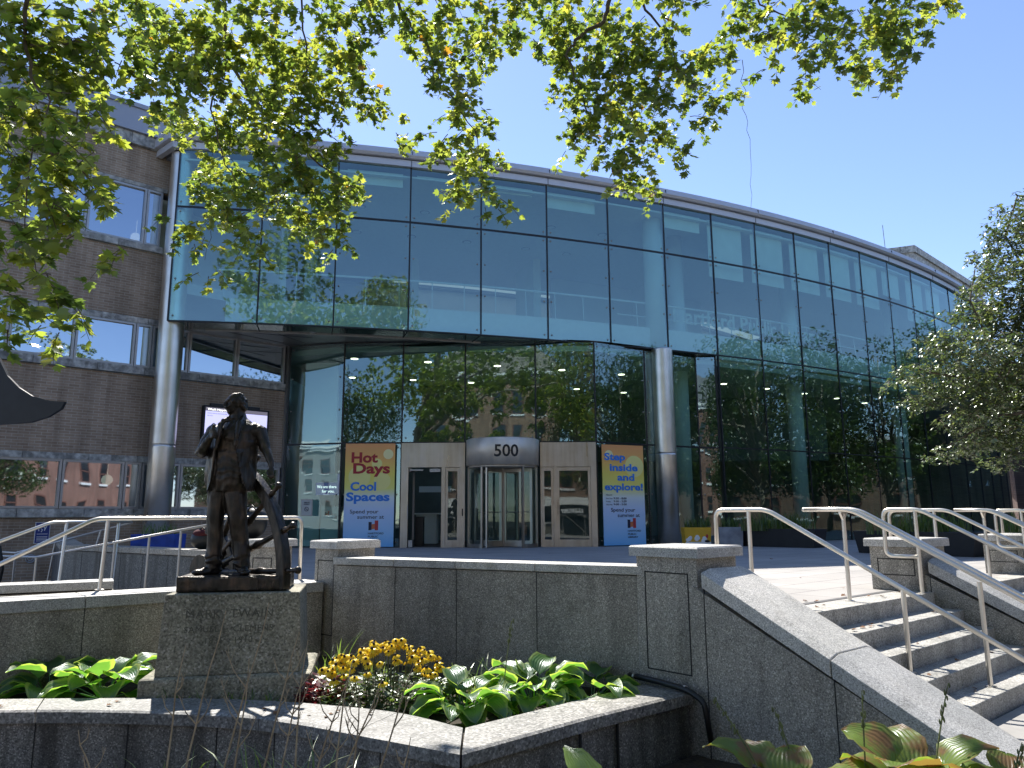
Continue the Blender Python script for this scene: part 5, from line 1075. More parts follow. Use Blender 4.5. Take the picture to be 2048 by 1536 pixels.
BLOBS=[(0,-4.38,6.07,5.29,0.36,0.28,59),(0,-4.12,6.24,5.31,0.37,0.25,53),(0,-4.54,6.31,4.91,0.33,0.33,65),(0,-4.25,6.52,4.98,0.39,0.3,68),(0,-3.74,6.24,5.2,0.33,0.25,47),(0,-4.56,6.49,4.46,0.34,0.3,60),(0,-3.35,5.24,3.81,0.24,0.19,26),(0,-3.5,5.85,4.31,0.17,0.17,17),(0,-4.57,6.52,3.98,0.3,0.3,53),(0,-3.94,6.11,3.83,0.28,0.24,39),(0,-3.93,6.46,4.1,0.19,0.17,19),(0,-2.97,5.36,3.31,0.15,0.08,6),(0,-4.06,5.86,3.23,0.23,0.23,31),(0,-3.57,5.55,3.15,0.22,0.18,23),(0,-3.58,5.96,3.45,0.16,0.14,12),(0,-3.5,6.0,3.2,0.18,0.11,11),(0,-3.47,5.22,2.67,0.19,0.16,17),(0,-3.79,5.5,2.57,0.16,0.16,15),(0,-3.53,5.59,2.6,0.17,0.13,12),(0,-3.98,6.48,2.64,0.13,0.16,12),(0,-4.09,6.27,2.47,0.16,0.12,10),(0,-3.73,5.42,2.28,0.11,0.09,5),(0,-5.38,9.75,7.95,0.58,0.36,121),(0,-4.18,8.31,6.43,0.44,0.33,85),(0,-4.26,9.36,7.5,0.5,0.37,108),(0,-3.61,8.28,6.14,0.33,0.27,52),(0,-4.17,8.0,5.78,0.27,0.19,28),(0,-4.78,9.92,6.6,0.33,0.18,35),(0,-3.34,8.46,6.66,0.34,0.34,66),(0,-2.86,8.47,6.87,0.39,0.34,77),(0,-3.54,10.16,7.33,0.4,0.37,87),(0,-2.89,9.92,7.41,0.39,0.39,91),(0,-2.09,8.64,6.98,0.4,0.34,80),(0,-2.35,10.12,7.29,0.33,0.4,79),(0,-2.52,9.19,6.28,0.37,0.3,65),(0,-1.89,9.49,6.6,0.22,0.25,32),(0,-2.8,8.45,5.72,0.34,0.28,55),(0,-3.83,10.07,6.49,0.4,0.33,78),(0,-4.03,9.52,6.22,0.32,0.25,46),(0,-4.25,10.13,5.9,0.3,0.27,47),(0,-4.36,9.97,5.37,0.23,0.2,26),(0,-3.37,8.66,4.85,0.29,0.26,43),(0,-3.91,8.79,4.36,0.22,0.19,24),(0,-3.53,8.37,3.73,0.13,0.1,7),(0,-3.21,8.32,4.32,0.22,0.18,22),(0,-2.67,8.14,5.04,0.32,0.27,51),(0,-2.46,8.66,4.91,0.34,0.29,58),(0,-3.16,9.33,5.08,0.31,0.28,50),(0,-2.86,8.01,3.95,0.14,0.14,11),(0,-2.22,9.49,5.15,0.26,0.2,31),(0,-2.25,8.74,4.49,0.22,0.17,22),(0,-2.56,8.68,4.46,0.2,0.18,21),(0,-2.1,9.8,5.45,0.19,0.17,19),(0,-2.46,9.06,5.57,0.27,0.24,38),(0,-2.22,8.69,4.21,0.09,0.1,5),(0,-1.33,9.06,7.42,0.36,0.25,53),(0,-0.84,9.55,7.62,0.38,0.3,67),(0,-0.94,8.13,6.29,0.18,0.18,19),(0,-0.52,10.15,7.63,0.27,0.27,42),(0,-0.68,8.05,5.86,0.22,0.2,26),(0,-1.53,9.65,6.23,0.18,0.12,12),(0,-0.65,9.86,6.58,0.31,0.25,45),(0,-0.72,8.04,5.07,0.26,0.19,28),(0,-0.41,9.73,6.02,0.27,0.24,38),(0,-0.51,8.81,5.1,0.24,0.19,26),(0,-0.8,9.27,5.08,0.17,0.14,13),(0,-0.21,8.02,4.45,0.14,0.13,10),(0,-1.44,8.1,6.9,0.32,0.13,25),(0,-0.25,8.4,7.08,0.28,0.19,31),(0,0.03,10.1,8.0,0.25,0.24,35),(0,0.28,8.43,6.96,0.25,0.2,29),(0,0.8,9.96,7.9,0.4,0.4,92),(0,1.36,10.27,8.28,0.48,0.34,95),(0,0.96,10.3,7.39,0.35,0.33,68),(0,1.4,9.22,6.93,0.43,0.37,91),(0,1.95,9.24,7.16,0.37,0.34,72),(0,1.09,9.54,6.39,0.37,0.3,65),(0,1.72,10.0,6.73,0.45,0.38,101),(0,2.03,8.79,6.3,0.3,0.28,49),(0,2.74,9.95,7.24,0.28,0.28,44),(0,2.87,10.04,6.6,0.17,0.21,21),(0,1.0,10.15,6.17,0.22,0.13,16),(0,1.35,8.67,5.41,0.3,0.22,38),(0,2.12,10.3,6.42,0.29,0.22,36),(0,2.19,8.76,5.6,0.16,0.14,13),(0,1.68,9.21,5.38,0.26,0.15,22),(0,1.9,9.7,5.4,0.12,0.09,6),(0,3.29,10.25,7.19,0.12,0.19,13),(0,2.89,9.21,7.21,0.18,0.24,26),(0,3.07,8.89,7.39,0.27,0.18,27),(0,3.32,8.36,6.97,0.33,0.21,41),(0,3.66,8.04,6.66,0.32,0.22,41),(0,4.13,8.04,6.6,0.32,0.22,42),(0,4.49,7.85,6.46,0.27,0.22,34),(0,3.04,7.71,6.15,0.19,0.13,15),(0,3.58,7.81,6.09,0.22,0.14,18),(0,3.65,8.56,6.22,0.11,0.09,6),(0,4.71,9.0,6.84,0.29,0.19,32),(0,4.44,7.83,6.08,0.2,0.15,16),(0,4.23,7.67,5.78,0.11,0.07,4),(0,5.45,8.98,7.4,0.19,0.18,19),(0,4.11,8.35,6.18,0.14,0.09,7),(0,-6.98,8.01,7.37,0.48,0.37,45),(0,-6.73,7.59,7.87,0.45,0.35,40),(0,-6.45,8.48,7.74,0.51,0.39,50),(0,-7.0,9.07,9.21,0.54,0.42,58),(0,-5.27,8.14,7.46,0.49,0.38,46),(0,-5.3,8.05,8.28,0.48,0.37,45),(0,-3.83,7.14,6.65,0.43,0.33,36),(0,-5.06,9.29,9.41,0.55,0.43,61),(0,-3.0,7.08,6.6,0.42,0.33,35),(0,-3.55,8.23,8.43,0.49,0.38,47),(0,-2.84,9.1,8.21,0.54,0.42,58),(0,-2.33,7.33,7.6,0.44,0.34,37),(0,-1.77,8.83,7.99,0.53,0.41,55),(0,-1.91,9.37,9.47,0.56,0.43,62),(0,-0.77,8.58,7.78,0.51,0.4,51),(0,-0.81,8.97,9.09,0.53,0.42,56),(0,0.16,7.27,6.73,0.43,0.34,37),(0,0.19,8.09,8.28,0.48,0.37,46),(0,0.99,7.37,6.81,0.44,0.34,38),(0,1.25,9.11,9.21,0.54,0.42,58),(0,1.9,7.74,7.09,0.46,0.36,42),(0,2.04,8.13,8.31,0.48,0.38,46),(0,3.39,9.5,8.5,0.57,0.44,63),(0,3.32,9.13,9.21,0.54,0.42,58),(0,4.43,9.44,8.45,0.56,0.44,62),(0,3.88,8.13,8.3,0.48,0.38,46),(0,4.77,8.22,7.47,0.49,0.38,47),(0,5.21,8.82,8.92,0.53,0.41,55),(1,9.19,12.96,6.54,0.19,0.15,42),(1,8.76,12.58,5.91,0.35,0.23,118),(1,8.68,12.81,5.53,0.41,0.24,140),(1,8.2,12.29,4.94,0.34,0.23,112),(1,8.89,12.75,4.96,0.34,0.42,206),(1,8.91,13.98,5.23,0.26,0.15,55),(1,8.73,13.92,4.74,0.41,0.26,155),(1,8.74,13.25,4.37,0.53,0.44,334),(1,9.18,13.0,4.2,0.43,0.52,322),(1,7.37,12.68,3.86,0.32,0.22,100),(1,7.56,12.18,3.58,0.48,0.39,271),(1,8.36,12.54,3.48,0.5,0.5,359),(1,7.33,13.56,3.49,0.36,0.18,93),(1,8.0,13.73,3.31,0.53,0.33,250),(1,7.98,12.72,2.91,0.51,0.42,308),(1,9.19,13.57,2.95,0.45,0.54,351),(1,7.5,13.55,3.0,0.34,0.2,97),(1,8.51,13.39,2.38,0.44,0.34,216),(1,8.94,13.33,2.29,0.4,0.35,203),(1,7.77,13.52,2.0,0.23,0.18,60),(1,7.68,12.73,2.1,0.24,0.15,51),(1,8.68,13.41,1.85,0.23,0.16,53),(1,7.58,12.56,2.48,0.35,0.22,109),(1,6.64,12.97,3.18,0.15,0.07,15),(1,9.62,13.54,3.31,0.54,0.81,628),(1,10.02,13.38,5.15,0.53,0.71,546),(1,9.4,12.59,6.09,0.42,0.42,251)]
BR=[[(-3.8,8.6,8.25,0.05),(-3.74,8.9,7.47,0.045),(-3.68,9,6.78,0.04),(-3.38,9,6.28,0.035),(-3.01,9.1,5.94,0.03),(-2.49,9.2,5.43,0.02),(-2.05,9.3,5.16,0.012)],[(-3.68,9,6.78,0.03),(-3.85,9,6.46,0.025),(-3.85,9,6.03,0.02),(-3.69,9.1,5.39,0.014),(-3.38,9.2,4.95,0.01)],[(-3.01,9.1,5.94,0.02),(-2.75,9.2,5.37,0.014),(-2.99,9.2,4.95,0.01),(-3.85,9.3,4.72,0.007),(-3.95,9.3,4.18,0.005)],[(-2.76,8.8,8.27,0.03),(-2.74,9,7.24,0.022),(-2.62,9,6.81,0.018),(-2.86,9,6.31,0.014),(-2.59,9,6.03,0.01)],[(-1.68,9,8.35,0.05),(-1.49,9.2,7.68,0.04),(-1.12,9.3,7.22,0.034),(-1.03,9.3,6.77,0.026),(-0.75,9.4,6.43,0.018),(-0.48,9.4,6.02,0.012),(-0.38,9.4,5.38,0.006)],[(-1.03,9.3,6.77,0.018),(-0.81,9.2,6.82,0.012),(-0.47,9.1,7.01,0.008)],[(1.45,9.2,8.58,0.06),(1.34,9.3,7.81,0.055),(1.24,9.4,7.58,0.05),(0.9,9.5,7.42,0.042),(0.77,9.5,7.19,0.03),(0.95,9.5,6.74,0.018),(1.14,9.5,6.07,0.01)],[(1.68,9,8.11,0.04),(1.83,9.2,7.66,0.03),(2.17,9.3,7.35,0.022),(2.23,9.3,6.98,0.016),(2.57,9.4,6.52,0.008)],[(1.43,9.4,7.05,0.02),(1.63,9.5,6.51,0.014),(1.81,9.5,5.56,0.006)],[(2.88,8.4,7.76,0.03),(3.13,8.5,7.21,0.02),(3.62,8.5,6.99,0.014),(4.23,8.5,6.85,0.01),(4.76,8.5,6.51,0.006)],[(-4.16,5.8,5.67,0.04),(-4.27,6,5.14,0.03),(-4.18,6,4.71,0.025),(-3.98,6,4.47,0.015),(-4.09,6,3.87,0.01),(-4.06,6,3.2,0.008),(-3.8,6,2.68,0.005)],[(-4.21,6,5.0,0.02),(-3.88,6.1,5.11,0.015),(-3.57,6.2,5.03,0.008)],[(-3.92,6,3.87,0.01),(-3.61,6.1,3.6,0.007),(-3.41,6.2,3.66,0.004)],[(3.17,9.4,7.04,0.008),(3.16,9.4,6.44,0.006),(3.17,9.4,6.0,0.005),(3.2,9.4,5.5,0.004),(3.16,9.4,4.9,0.004)]]
RB=[[(9.6,13,1.99,0.05),(9.06,13,3.22,0.025),(8.43,13,3.85,0.0166),(8.17,13,4.67,0.0125),(8.32,13,5.23,0.01)],[(9.06,13,3.22,0.05),(8.19,13,3.22,0.025),(7.21,12.8,3.32,0.0166)],[(9.34,13,2.68,0.05),(8.46,13,2.6,0.025),(7.43,12.8,2.07,0.0166)],[(9.57,13,3.75,0.05),(9.29,13,5.03,0.025),(8.94,13,5.88,0.0166),(9.26,13,6.65,0.0125)]]
rg = np.random.default_rng(7)
def twiggy(blobs, ls, per, droop, depth, rng, tw):
    """leaves set along short drooping twigs inside each blob; returns arrays and twig polylines"""
    C, T_, Nn, Sz, To = [], [], [], [], []
    for (_, x, y, z, rx, rz, n) in blobs:
        nt_ = max(1, int(n/per))
        for _k in range(nt_):
            for _try in range(20):
                d = rng.uniform(-1,1,3)
                if d@d < 1: break
            s = Vector((x+d[0]*rx, y+d[1]*depth, z+d[2]*rz)); a = rng.uniform(0,2*PI); ln = rng.uniform(.18,.42)*(ls/.14)
            dirv = Vector((math.cos(a), math.sin(a), rng.uniform(-droop,-.1 if droop > .3 else .4))).normalized(); pts = [s+dirv*(ln*j/4)-Vector((0,0,ln*.35*(j/4)**2)) for j in range(5)]
            tw.tube(pts, [.006,.005,.004,.003,.002], 3, False); tone0 = rng.uniform(0,.75)
            for j in range(per):
                u = rng.uniform(.05,1); i = min(3,int(u*4)); p = pts[i].lerp(pts[i+1], u*4-i)
                side = rng.uniform(0,2*PI); o_ = Vector((math.cos(side), math.sin(side), rng.uniform(-.9,.3))); tip = (o_+dirv*.6).normalized()
                nr = Vector((rng.normal(0,.55), rng.normal(0,.55)-.15, 1)).normalized(); p = p+tip*(ls*.22)
                C.append(tuple(p)); T_.append(tuple(tip)); Nn.append(tuple(nr)); Sz.append(ls*rng.uniform(.55,1.15)); To.append(1.0 if rng.random() < .004 else min(.94, max(0, tone0+rng.uniform(-.2,.2))))
    return C, T_, Nn, Sz, To
plane = thing('plane_tree', (-6.2,-2.0,-1.0), 'large plane tree whose leafy branches hang across the top of the view', 'tree')
tw = MB(); bb = [(b[0],b[1],b[2],b[3],b[4]*.96,b[5]*.96,b[6]) for b in BLOBS if b[0]==0]
C, T_, Nn, Sz, To = twiggy([b[:6]+(int(b[6]*3.7),) for b in bb if b[2] < 6.8], .115, 10, .9, .6, rg, tw)
C2 = twiggy([b[:6]+(int(b[6]*6.0),) for b in bb if b[2] >= 6.8], .100, 11, .9, .6, rg, tw)
for a_, b_ in zip((C,T_,Nn,Sz,To), C2): a_.extend(b_)
leaves('crown', C, T_, Nn, Sz, To, PLANE, M['leaf'], plane)
for b in BR:
    pts = [Vector(p[:3]) for p in b]; out = []; rs = []
    for i in range(len(pts)-1):
        for k in range(4):
            s = k/4; p = pts[i].lerp(pts[i+1], s)+Vector((noise.noise(pts[i]*3+Vector((k,0,0)))*.06, 0, noise.noise(pts[i]*3+Vector((0,k,0)))*.06))*(1 if k else 0); out.append(p); rs.append(.56*(b[i][3]*(1-s)+b[i+1][3]*s))
    out.append(pts[-1]); rs.append(.56*b[-1][3]); tw.tube(out, rs, 7)
for j in range(60):                                   # seed balls
    i = int(rg.integers(len(C))); p = C[i]; tw.ell((p[0],p[1],p[2]-.08),(.014,.014,.014),6,4)
build('branches', tw, M['twig'], plane)
mb = MB(); mb.tube([(-6.2,-2,-1.1),(-6.15,-1.9,.5),(-6.0,-1.7,3),(-5.6,-1.2,6),(-5.0,-.6,9),(-4.2,0,13)], [.55,.42,.36,.32,.24,.12], 14)
for b in [BR[i] for i in (0,3,4,6,7,9,10)]:
    e = Vector(b[0][:3]); s = Vector((-5.9,-1.5,4.5+rg.uniform(0,3))); m_ = s.lerp(e,.5)+Vector((0,0,1.0)); mb.tube([s, s.lerp(m_,.6), m_, m_.lerp(e,.6), e], [.17,.13,.10,.07,b[0][3]], 9)
build('trunk', mb, M['bark'], plane, smooth=True)
# upper crown, out of the picture's top but mirrored in the glass and shading the street
C, T_, Nn, Sz, To = [], [], [], [], []
for (cx_, cy_, cz_, r_) in ((-6,-2,9,2.6),(-4,0,11,2.6),(-7,1,12,2.4),(-3,2,9,2.2),(0,-.5,10.5,2.4),(-5,-4,13,2.6),(-2,-3,14,2.3),(-8,-1,15,2.2),(-4,-1,16.5,2.2),(-9,2,9,2.2),(-6,3.2,9.0,2.0),(-1,3.0,11.5,1.8)):
    for i in range(620):
        d = rg.normal(0,1,3); d /= np.linalg.norm(d); rr = r_*rg.uniform(.45,1.05)**.7; C.append((cx_+d[0]*rr, cy_+d[1]*rr, cz_+d[2]*rr*.8)); T_.append(tuple(rg.normal(0,1,3)+(0,0,-.5))); Nn.append((rg.normal(0,.5),rg.normal(0,.5),1)); Sz.append(.26*rg.uniform(.7,1.2)); To.append(rg.uniform(0,.8))
leaves('crown', C, T_, Nn, Sz, To, PLANE, M['leaf'], plane)
# right tree with small leaves
rt = thing('small_leaved_tree', (11.9,13.1,-1.0), 'tree with small glossy leaves leaning in at the right edge', 'tree')
tw = MB(); C, T_, Nn, Sz, To = twiggy([(b[0],b[1],b[2],b[3],b[4],b[5],int(b[6]*6.5)) for b in BLOBS if b[0]==1], .080, 9, .5, .7, rg, tw); leaves('crown', C, T_, Nn, Sz, To, OVAL, M['leaf_small'], rt)
for b in RB: tw.tube([p[:3] for p in b], [p[3] for p in b], 6)
build('branches', tw, M['twig'], rt)
mb = MB(); mb.tube([(11.9,13.1,-1.1),(11.85,13.1,1),(11.7,13,3),(11.5,13,5),(11.3,13,7.4)], [.2,.16,.13,.09,.03], 10)
for b in RB: mb.tube([(11.8,13.05,max(1.5,b[0][2]-.8)), b[0][:3]], [.07,b[0][3]], 7)
build('trunk', mb, M['bark'], rt, smooth=True)
C, T_, Nn, Sz, To = [], [], [], [], []
for (cx_, cy_, cz_, r_) in ((11.3,13,7.2,1.2),(12.4,12.4,5.5,1.3),(12.3,14,4,1.4),(11.0,13.2,4.6,1.2),(12.8,13,3,1.2),(11.6,14.2,6,1.3),(10.6,13.2,3.2,1.1),(10.5,13.3,5.9,.9),(11.2,13,2.4,.8)):
    for i in range(1500):
        d = rg.normal(0,1,3); d /= np.linalg.norm(d); rr = r_*rg.uniform(.4,1)**.6; C.append((cx_+d[0]*rr, cy_+d[1]*rr, cz_+d[2]*rr)); T_.append(tuple(rg.normal(0,1,3)+(0,0,-.5))); Nn.append((rg.normal(0,.5),rg.normal(0,.5),1)); Sz.append(.11*rg.uniform(.7,1.2)); To.append(rg.uniform(0,.9))
leaves('crown', C, T_, Nn, Sz, To, OVAL, M['leaf_small'], rt)
# park trees mirrored in the right-hand glass
def ptree(loc, h, r, n, label, seed, mat='leaf_dark', ls=.24):
    rr_ = np.random.default_rng(seed); t = thing('park_tree', loc, label, 'tree', 'park trees mirrored in the glass'); mb = MB(); x, y, z = loc
    mb.tube([(x,y,z-.1),(x+.1,y,z+h*.25),(x-.1,y+.1,z+h*.5),(x,y,z+h*.9)], [.28,.2,.13,.03], 8); C, T_, Nn, Sz, To = [], [], [], [], []; k = 40
    for j in range(k):
        a = rr_.uniform(0,2*PI); e = rr_.uniform(-.75,1); q_ = math.sqrt(max(0,1-e*e*.9))*r*rr_.uniform(.35,.9); c = Vector((x+q_*math.cos(a), y+q_*math.sin(a), z+h*.56+e*h*.38)); cr = r*rr_.uniform(.24,.42)
        mb.tube([(x,y,z+h*rr_.uniform(.2,.55)), c.lerp(Vector((x,y,z+h*.6)),.3), c], [.09,.05,.02], 5)
        for i in range(n//k):
            d = rr_.normal(0,1,3); d /= np.linalg.norm(d); q2 = cr*rr_.uniform(.3,1.1)**.6; C.append((c.x+d[0]*q2, c.y+d[1]*q2, c.z+d[2]*q2*.75)); T_.append(tuple(rr_.normal(0,1,3)+(0,0,-.6))); Nn.append((rr_.normal(0,.6),rr_.normal(0,.6),1)); Sz.append(ls*rr_.uniform(.7,1.25)); To.append(rr_.random())
    build('trunk', mb, M['bark'], t, smooth=True); leaves('crown', C, T_, Nn, Sz, To, OVAL, M[mat], t); return t
pt = ptree((28,20,-1), 13, 5.6, 15000, 'park tree nearest the hall at the far right, outside the view', 31)
for i, (x, y, s, rz, lab) in enumerate(((36,12,1.1,1,'broad park tree right of the steps, outside the view'),(24,9.5,.8,2,'shorter park tree on the pavement to the right'),(38,24,1.1,3,'tall park tree beyond the far right corner'),(20,-9,.95,4,'street tree behind the viewer to the right'),(9.5,-14,1.0,5,'street tree before the corner building'),(30,4,1.1,.5,'park tree on the side street corner'),(42,12,1.25,2.2,'tallest park tree at the far right'),(13,-20,1.1,1.4,'street tree across the road to the right'),(-16,-16,1.1,2.7,'street tree across the road to the left'),(33,32,1.0,.9,'park tree close to the far end of the hall'),(41,39,1.2,1.9,'park tree behind the far end of the hall'),(31,26,.9,2.9,'shorter park tree in the middle of the park row'))):
    c = copy_tree(pt); c.location = (x,y,-1); c.scale = (s,s,s); c.rotation_euler = (0,0,rz); c['label'] = lab
tall = ptree((7,-9,-1), 19.5, 5.4, 12000, 'tallest street tree right behind the viewer, mirrored in the upper glass', 44, 'leaf', .3)
# ================================================================ low plants
def uvleafmat(name, green, edge, et=.72, spots=0, trans=(.30,.42,.04)):
    m = bpy.data.materials.new(name); m.use_nodes = True; t = m.node_tree; t.nodes.clear(); out = N(t,'ShaderNodeOutputMaterial'); uv = N(t,'ShaderNodeUVMap', uv_map='UVMap'); s = N(t,'ShaderNodeSeparateXYZ'); L(t, uv.outputs[0], s.inputs[0])
    nz = N(t,'ShaderNodeTexNoise', i_Scale=7.0, i_Detail=3.0); L(t, coords(t), nz.inputs['Vector'])
    a = N(t,'ShaderNodeMath', operation='ABSOLUTE'); L(t, s.outputs[0], a.inputs[0]); ad = N(t,'ShaderNodeMath', operation='MULTIPLY_ADD', i_1=.35); L(t, nz.outputs[0], ad.inputs[0]); L(t, a.outputs[0], ad.inputs[2])
    f = ramp(t, ad.outputs[0], [(et+.10,(0,0,0)),(et+.2,(1,1,1))]); sn = N(t,'ShaderNodeMath', operation='SINE'); mu = N(t,'ShaderNodeMath', operation='MULTIPLY', i_1=34.0); L(t, s.outputs[0], mu.inputs[0]); L(t, mu.outputs[0], sn.inputs[0])
    gr = mixc(t, nz.outputs[0], tuple(c*.75 for c in green), tuple(c*1.25 for c in green)); col = mixc(t, f.outputs[0], gr, edge)
    if spots: sp = N(t,'ShaderNodeTexNoise', i_Scale=5.0, i_Detail=5.0); L(t, coords(t), sp.inputs['Vector']); sr = ramp(t, sp.outputs[0], [(.60-spots*.15,(0,0,0)),(.68-spots*.15,(1,1,1))]); col = mixc(t, sr.outputs[0], col, (.20,.12,.055))
    d = N(t,'ShaderNodeBsdfDiffuse'); L(t, col, d.inputs[0]); tl = N(t,'ShaderNodeBsdfTranslucent'); tc = mixc(t, 1.0, col, (3.6,4.0,1.4) if not spots else (2.0,2.2,1.0), 'MULTIPLY'); L(t, tc, tl.inputs[0])
    b = N(t,'ShaderNodeBump', i_Strength=.35, i_Distance=.004); L(t, sn.outputs[0], b.inputs['Height']); g = N(t,'ShaderNodeBsdfGlossy'); g.inputs['Roughness'].default_value = .32; g.inputs[0].default_value = (.8,.85,.9,1)
    for n_ in (d, g): L(t, b.outputs[0], n_.inputs['Normal'])
    x = N(t,'ShaderNodeMixShader', i_0=.42); L(t, d.outputs[0], x.inputs[1]); L(t, tl.outputs[0], x.inputs[2]); y = N(t,'ShaderNodeMixShader', i_0=.03 if spots else .07); L(t, x.outputs[0], y.inputs[1]); L(t, g.outputs[0], y.inputs[2]); L(t, y.outputs[0], out.inputs[0]); return m
M['hosta'] = uvleafmat('hosta_variegated', (.07,.145,.045), (.21,.26,.09), .80)
M['hosta_y'] = uvleafmat('hosta_yellow_green', (.13,.20,.03), (.17,.24,.05), .8)
M['hosta_b'] = uvleafmat('hosta_browning', (.14,.20,.045), (.19,.22,.06), .86, .8)
def hosta(c, n, ln, wd, seed, mat, label, lift=(.25,1.1), group=None, hstem=.14):
    rnd = random.Random(seed); t = thing('hosta_plant', c, label, 'plant', group); me_v, me_f, uvs = [], [], []; a0 = rnd.uniform(0,6)
    for i in range(n):
        a = a0+i*2.399+rnd.uniform(-.25,.25); e = lift[0]+(lift[1]-lift[0])*(i/n)+rnd.uniform(-.12,.12); L_ = ln*rnd.uniform(.75,1.15); w_ = wd*rnd.uniform(.85,1.15); nx, ny = 6, 8
        base = Vector(c)+Vector((math.cos(a)*.04,math.sin(a)*.04,0)); out_ = Vector((math.cos(a),math.sin(a),0)); side = Vector((-math.sin(a),math.cos(a),0)); stem = hstem*rnd.uniform(.7,1.3)
        p = base+out_*(stem*math.cos(e))+Vector((0,0,stem*math.sin(e)*1.2+.02)); b0 = len(me_v); ang = e; pts = [p]
        for j in range(ny): ang -= rnd.uniform(.10,.22); pts.append(pts[-1]+(out_*math.cos(ang)+Vector((0,0,1))*math.sin(ang))*(L_/ny))
        tw_ = rnd.uniform(-.35,.35)
        for j in range(ny+1):
            s = j/ny; ww = w_*(math.sin(PI*min(1,s*1.0)**.62)**.8 if 0 < s < 1 else 0)+.004; tan = (pts[min(j+1,ny)]-pts[max(j-1,0)]).normalized(); up = side.cross(tan)*-1; up = up if up.z > 0 else -up
            for k in range(nx+1):
                u = k/nx*2-1; cup = (abs(u)**1.5)*ww*(.2 if mat != 'hosta' else .4)+.010*math.sin(s*17+u*3+i)*abs(u); sd = side*math.cos(tw_*s)+up*math.sin(tw_*s); me_v.append(pts[j]+sd*(u*ww)+up*cup); uvs.append((u,s))
        for j in range(ny):
            for k in range(nx): me_f.append((b0+j*(nx+1)+k, b0+j*(nx+1)+k+1, b0+(j+1)*(nx+1)+k+1, b0+(j+1)*(nx+1)+k))
        # stalk
        m_ = MB(); m_.tube([base, p], [.008,.006], 4, False); b1 = len(me_v); me_v += [Vector(v) for v in m_.v]; uvs += [(0,.5)]*len(m_.v); me_f += [tuple(q_+b1 for q_ in f) for f in m_.f]
    me = bpy.data.meshes.new('hosta_leaves'); me.from_pydata([tuple(v-Vector(c)) for v in me_v], [], me_f); uvl = me.uv_layers.new(name='UVMap')
    uvl.data.foreach_set('uv', [x for l in me.loops for x in uvs[l.vertex_index]]); me.polygons.foreach_set('use_smooth',[True]*len(me.polygons)); me.materials.append(M[mat]); me.update()
    o = bpy.data.objects.new('hosta_leaves', me); COL.objects.link(o); o.parent = t; return t
GZ, BZ = -.76, -.88
hosta((-4.40,7.55,GZ), 15, .34, .13, 1, 'hosta', 'left hosta at the end of the lit clump beside the ramp wall'); hosta((-3.85,7.5,GZ), 20, .36, .13, 2, 'hosta', 'sunlit variegated hosta just left of the pedestal', hstem=.2)
hosta((-.42,6.78,GZ), 30, .32, .12, 3, 'hosta', 'variegated hosta behind the prow of the planter, right of the yellow flowers', (.1,.85), hstem=.17)
hosta((.18,7.15,GZ), 30, .33, .12, 4, 'hosta', 'tallest variegated hosta in front of the low granite wall', (.2,1.0), hstem=.20); hosta((.72,7.35,GZ), 14, .34, .12, 5, 'hosta', 'small hosta nearest the large pier', (.2,.8), hstem=.15)
hosta((2.4,4.8,BZ), 22, .34, .17, 6, 'hosta_b', 'big yellow green hosta with browning leaves below the stair cheek', (.3,1.15), hstem=.22)
hosta((2.05,4.35,BZ), 13, .36, .14, 7, 'hosta_y', 'low yellow green hosta in the bottom right foreground', (.4,1.1), hstem=.2); hosta((1.55,4.6,BZ), 14, .30, .15, 8, 'hosta_b', 'withered brown hosta at the bottom between the two green ones', (.3,1.1), hstem=.24)
hosta((.47,4.35,BZ), 7, .34, .11, 9, 'hosta_y', 'few upright yellow green hosta leaves below the planter prow', (.7,1.4), hstem=.2); hosta((1.0,4.4,BZ), 7, .3, .12, 10, 'hosta_y', 'low green hosta leaves at the foot of the prow wall', (.3,1.0), hstem=.16); hosta((2.75,4.5,BZ), 8, .33, .11, 12, 'hosta_b', 'brown edged hosta at the foot of the stair cheek', (.3,1.1), hstem=.24)
# hosta flower stalks
def stalk(p, h, lean, seed, label, heads=7):
    rnd = random.Random(seed); t = thing('flower_stalk', p, label, 'plant', 'faded hosta flower stalks'); pts = [Vector(p)+Vector((lean[0]*(j/8)**1.4*h, lean[1]*(j/8)**1.4*h, h*j/8)) for j in range(9)]
    mb = MB(); mb.tube(pts, [.005]*7+[.004,.002], 5); build('stem', mb, M['grassstem'], t); mb = MB()
    for j in range(heads*2):
        s = 1-rnd.random()*.28; i = min(7,int(s*8)); q_ = pts[i].lerp(pts[i+1], s*8-i); a = rnd.uniform(0,6.3); mb.ell((q_.x+.012*math.cos(a),q_.y+.012*math.sin(a),q_.z-.008),(.006,.006,.016),6,4)
    build('seed_heads', mb, M['grassstem'], t, smooth=True)
M['grassstem'] = simple('pale_green_stem', (.13,.15,.06), .8, var=.4, scale=30)
for i, (p, h, ln_, lab) in enumerate((((1.55,4.75,BZ),.72,(-.5,0),'faded flower stalk leaning left below the large pier'),((1.75,4.9,BZ),.62,(-.25,0),'faded flower stalk left of the big hosta'),((2.12,4.9,BZ),.72,(.03,0),'upright pale flower stalk over the big hosta'),((2.45,4.8,BZ),.78,(.22,0),'dark flower stalk right of the big hosta'),((2.75,4.6,BZ),.50,(.3,0),'short drooping flower stalk at the bottom right corner'),((-.1,6.9,GZ),.78,(.12,.02),'thin flower stalk above the planter hostas'))): stalk(p, h, ln_, 20+i, lab)
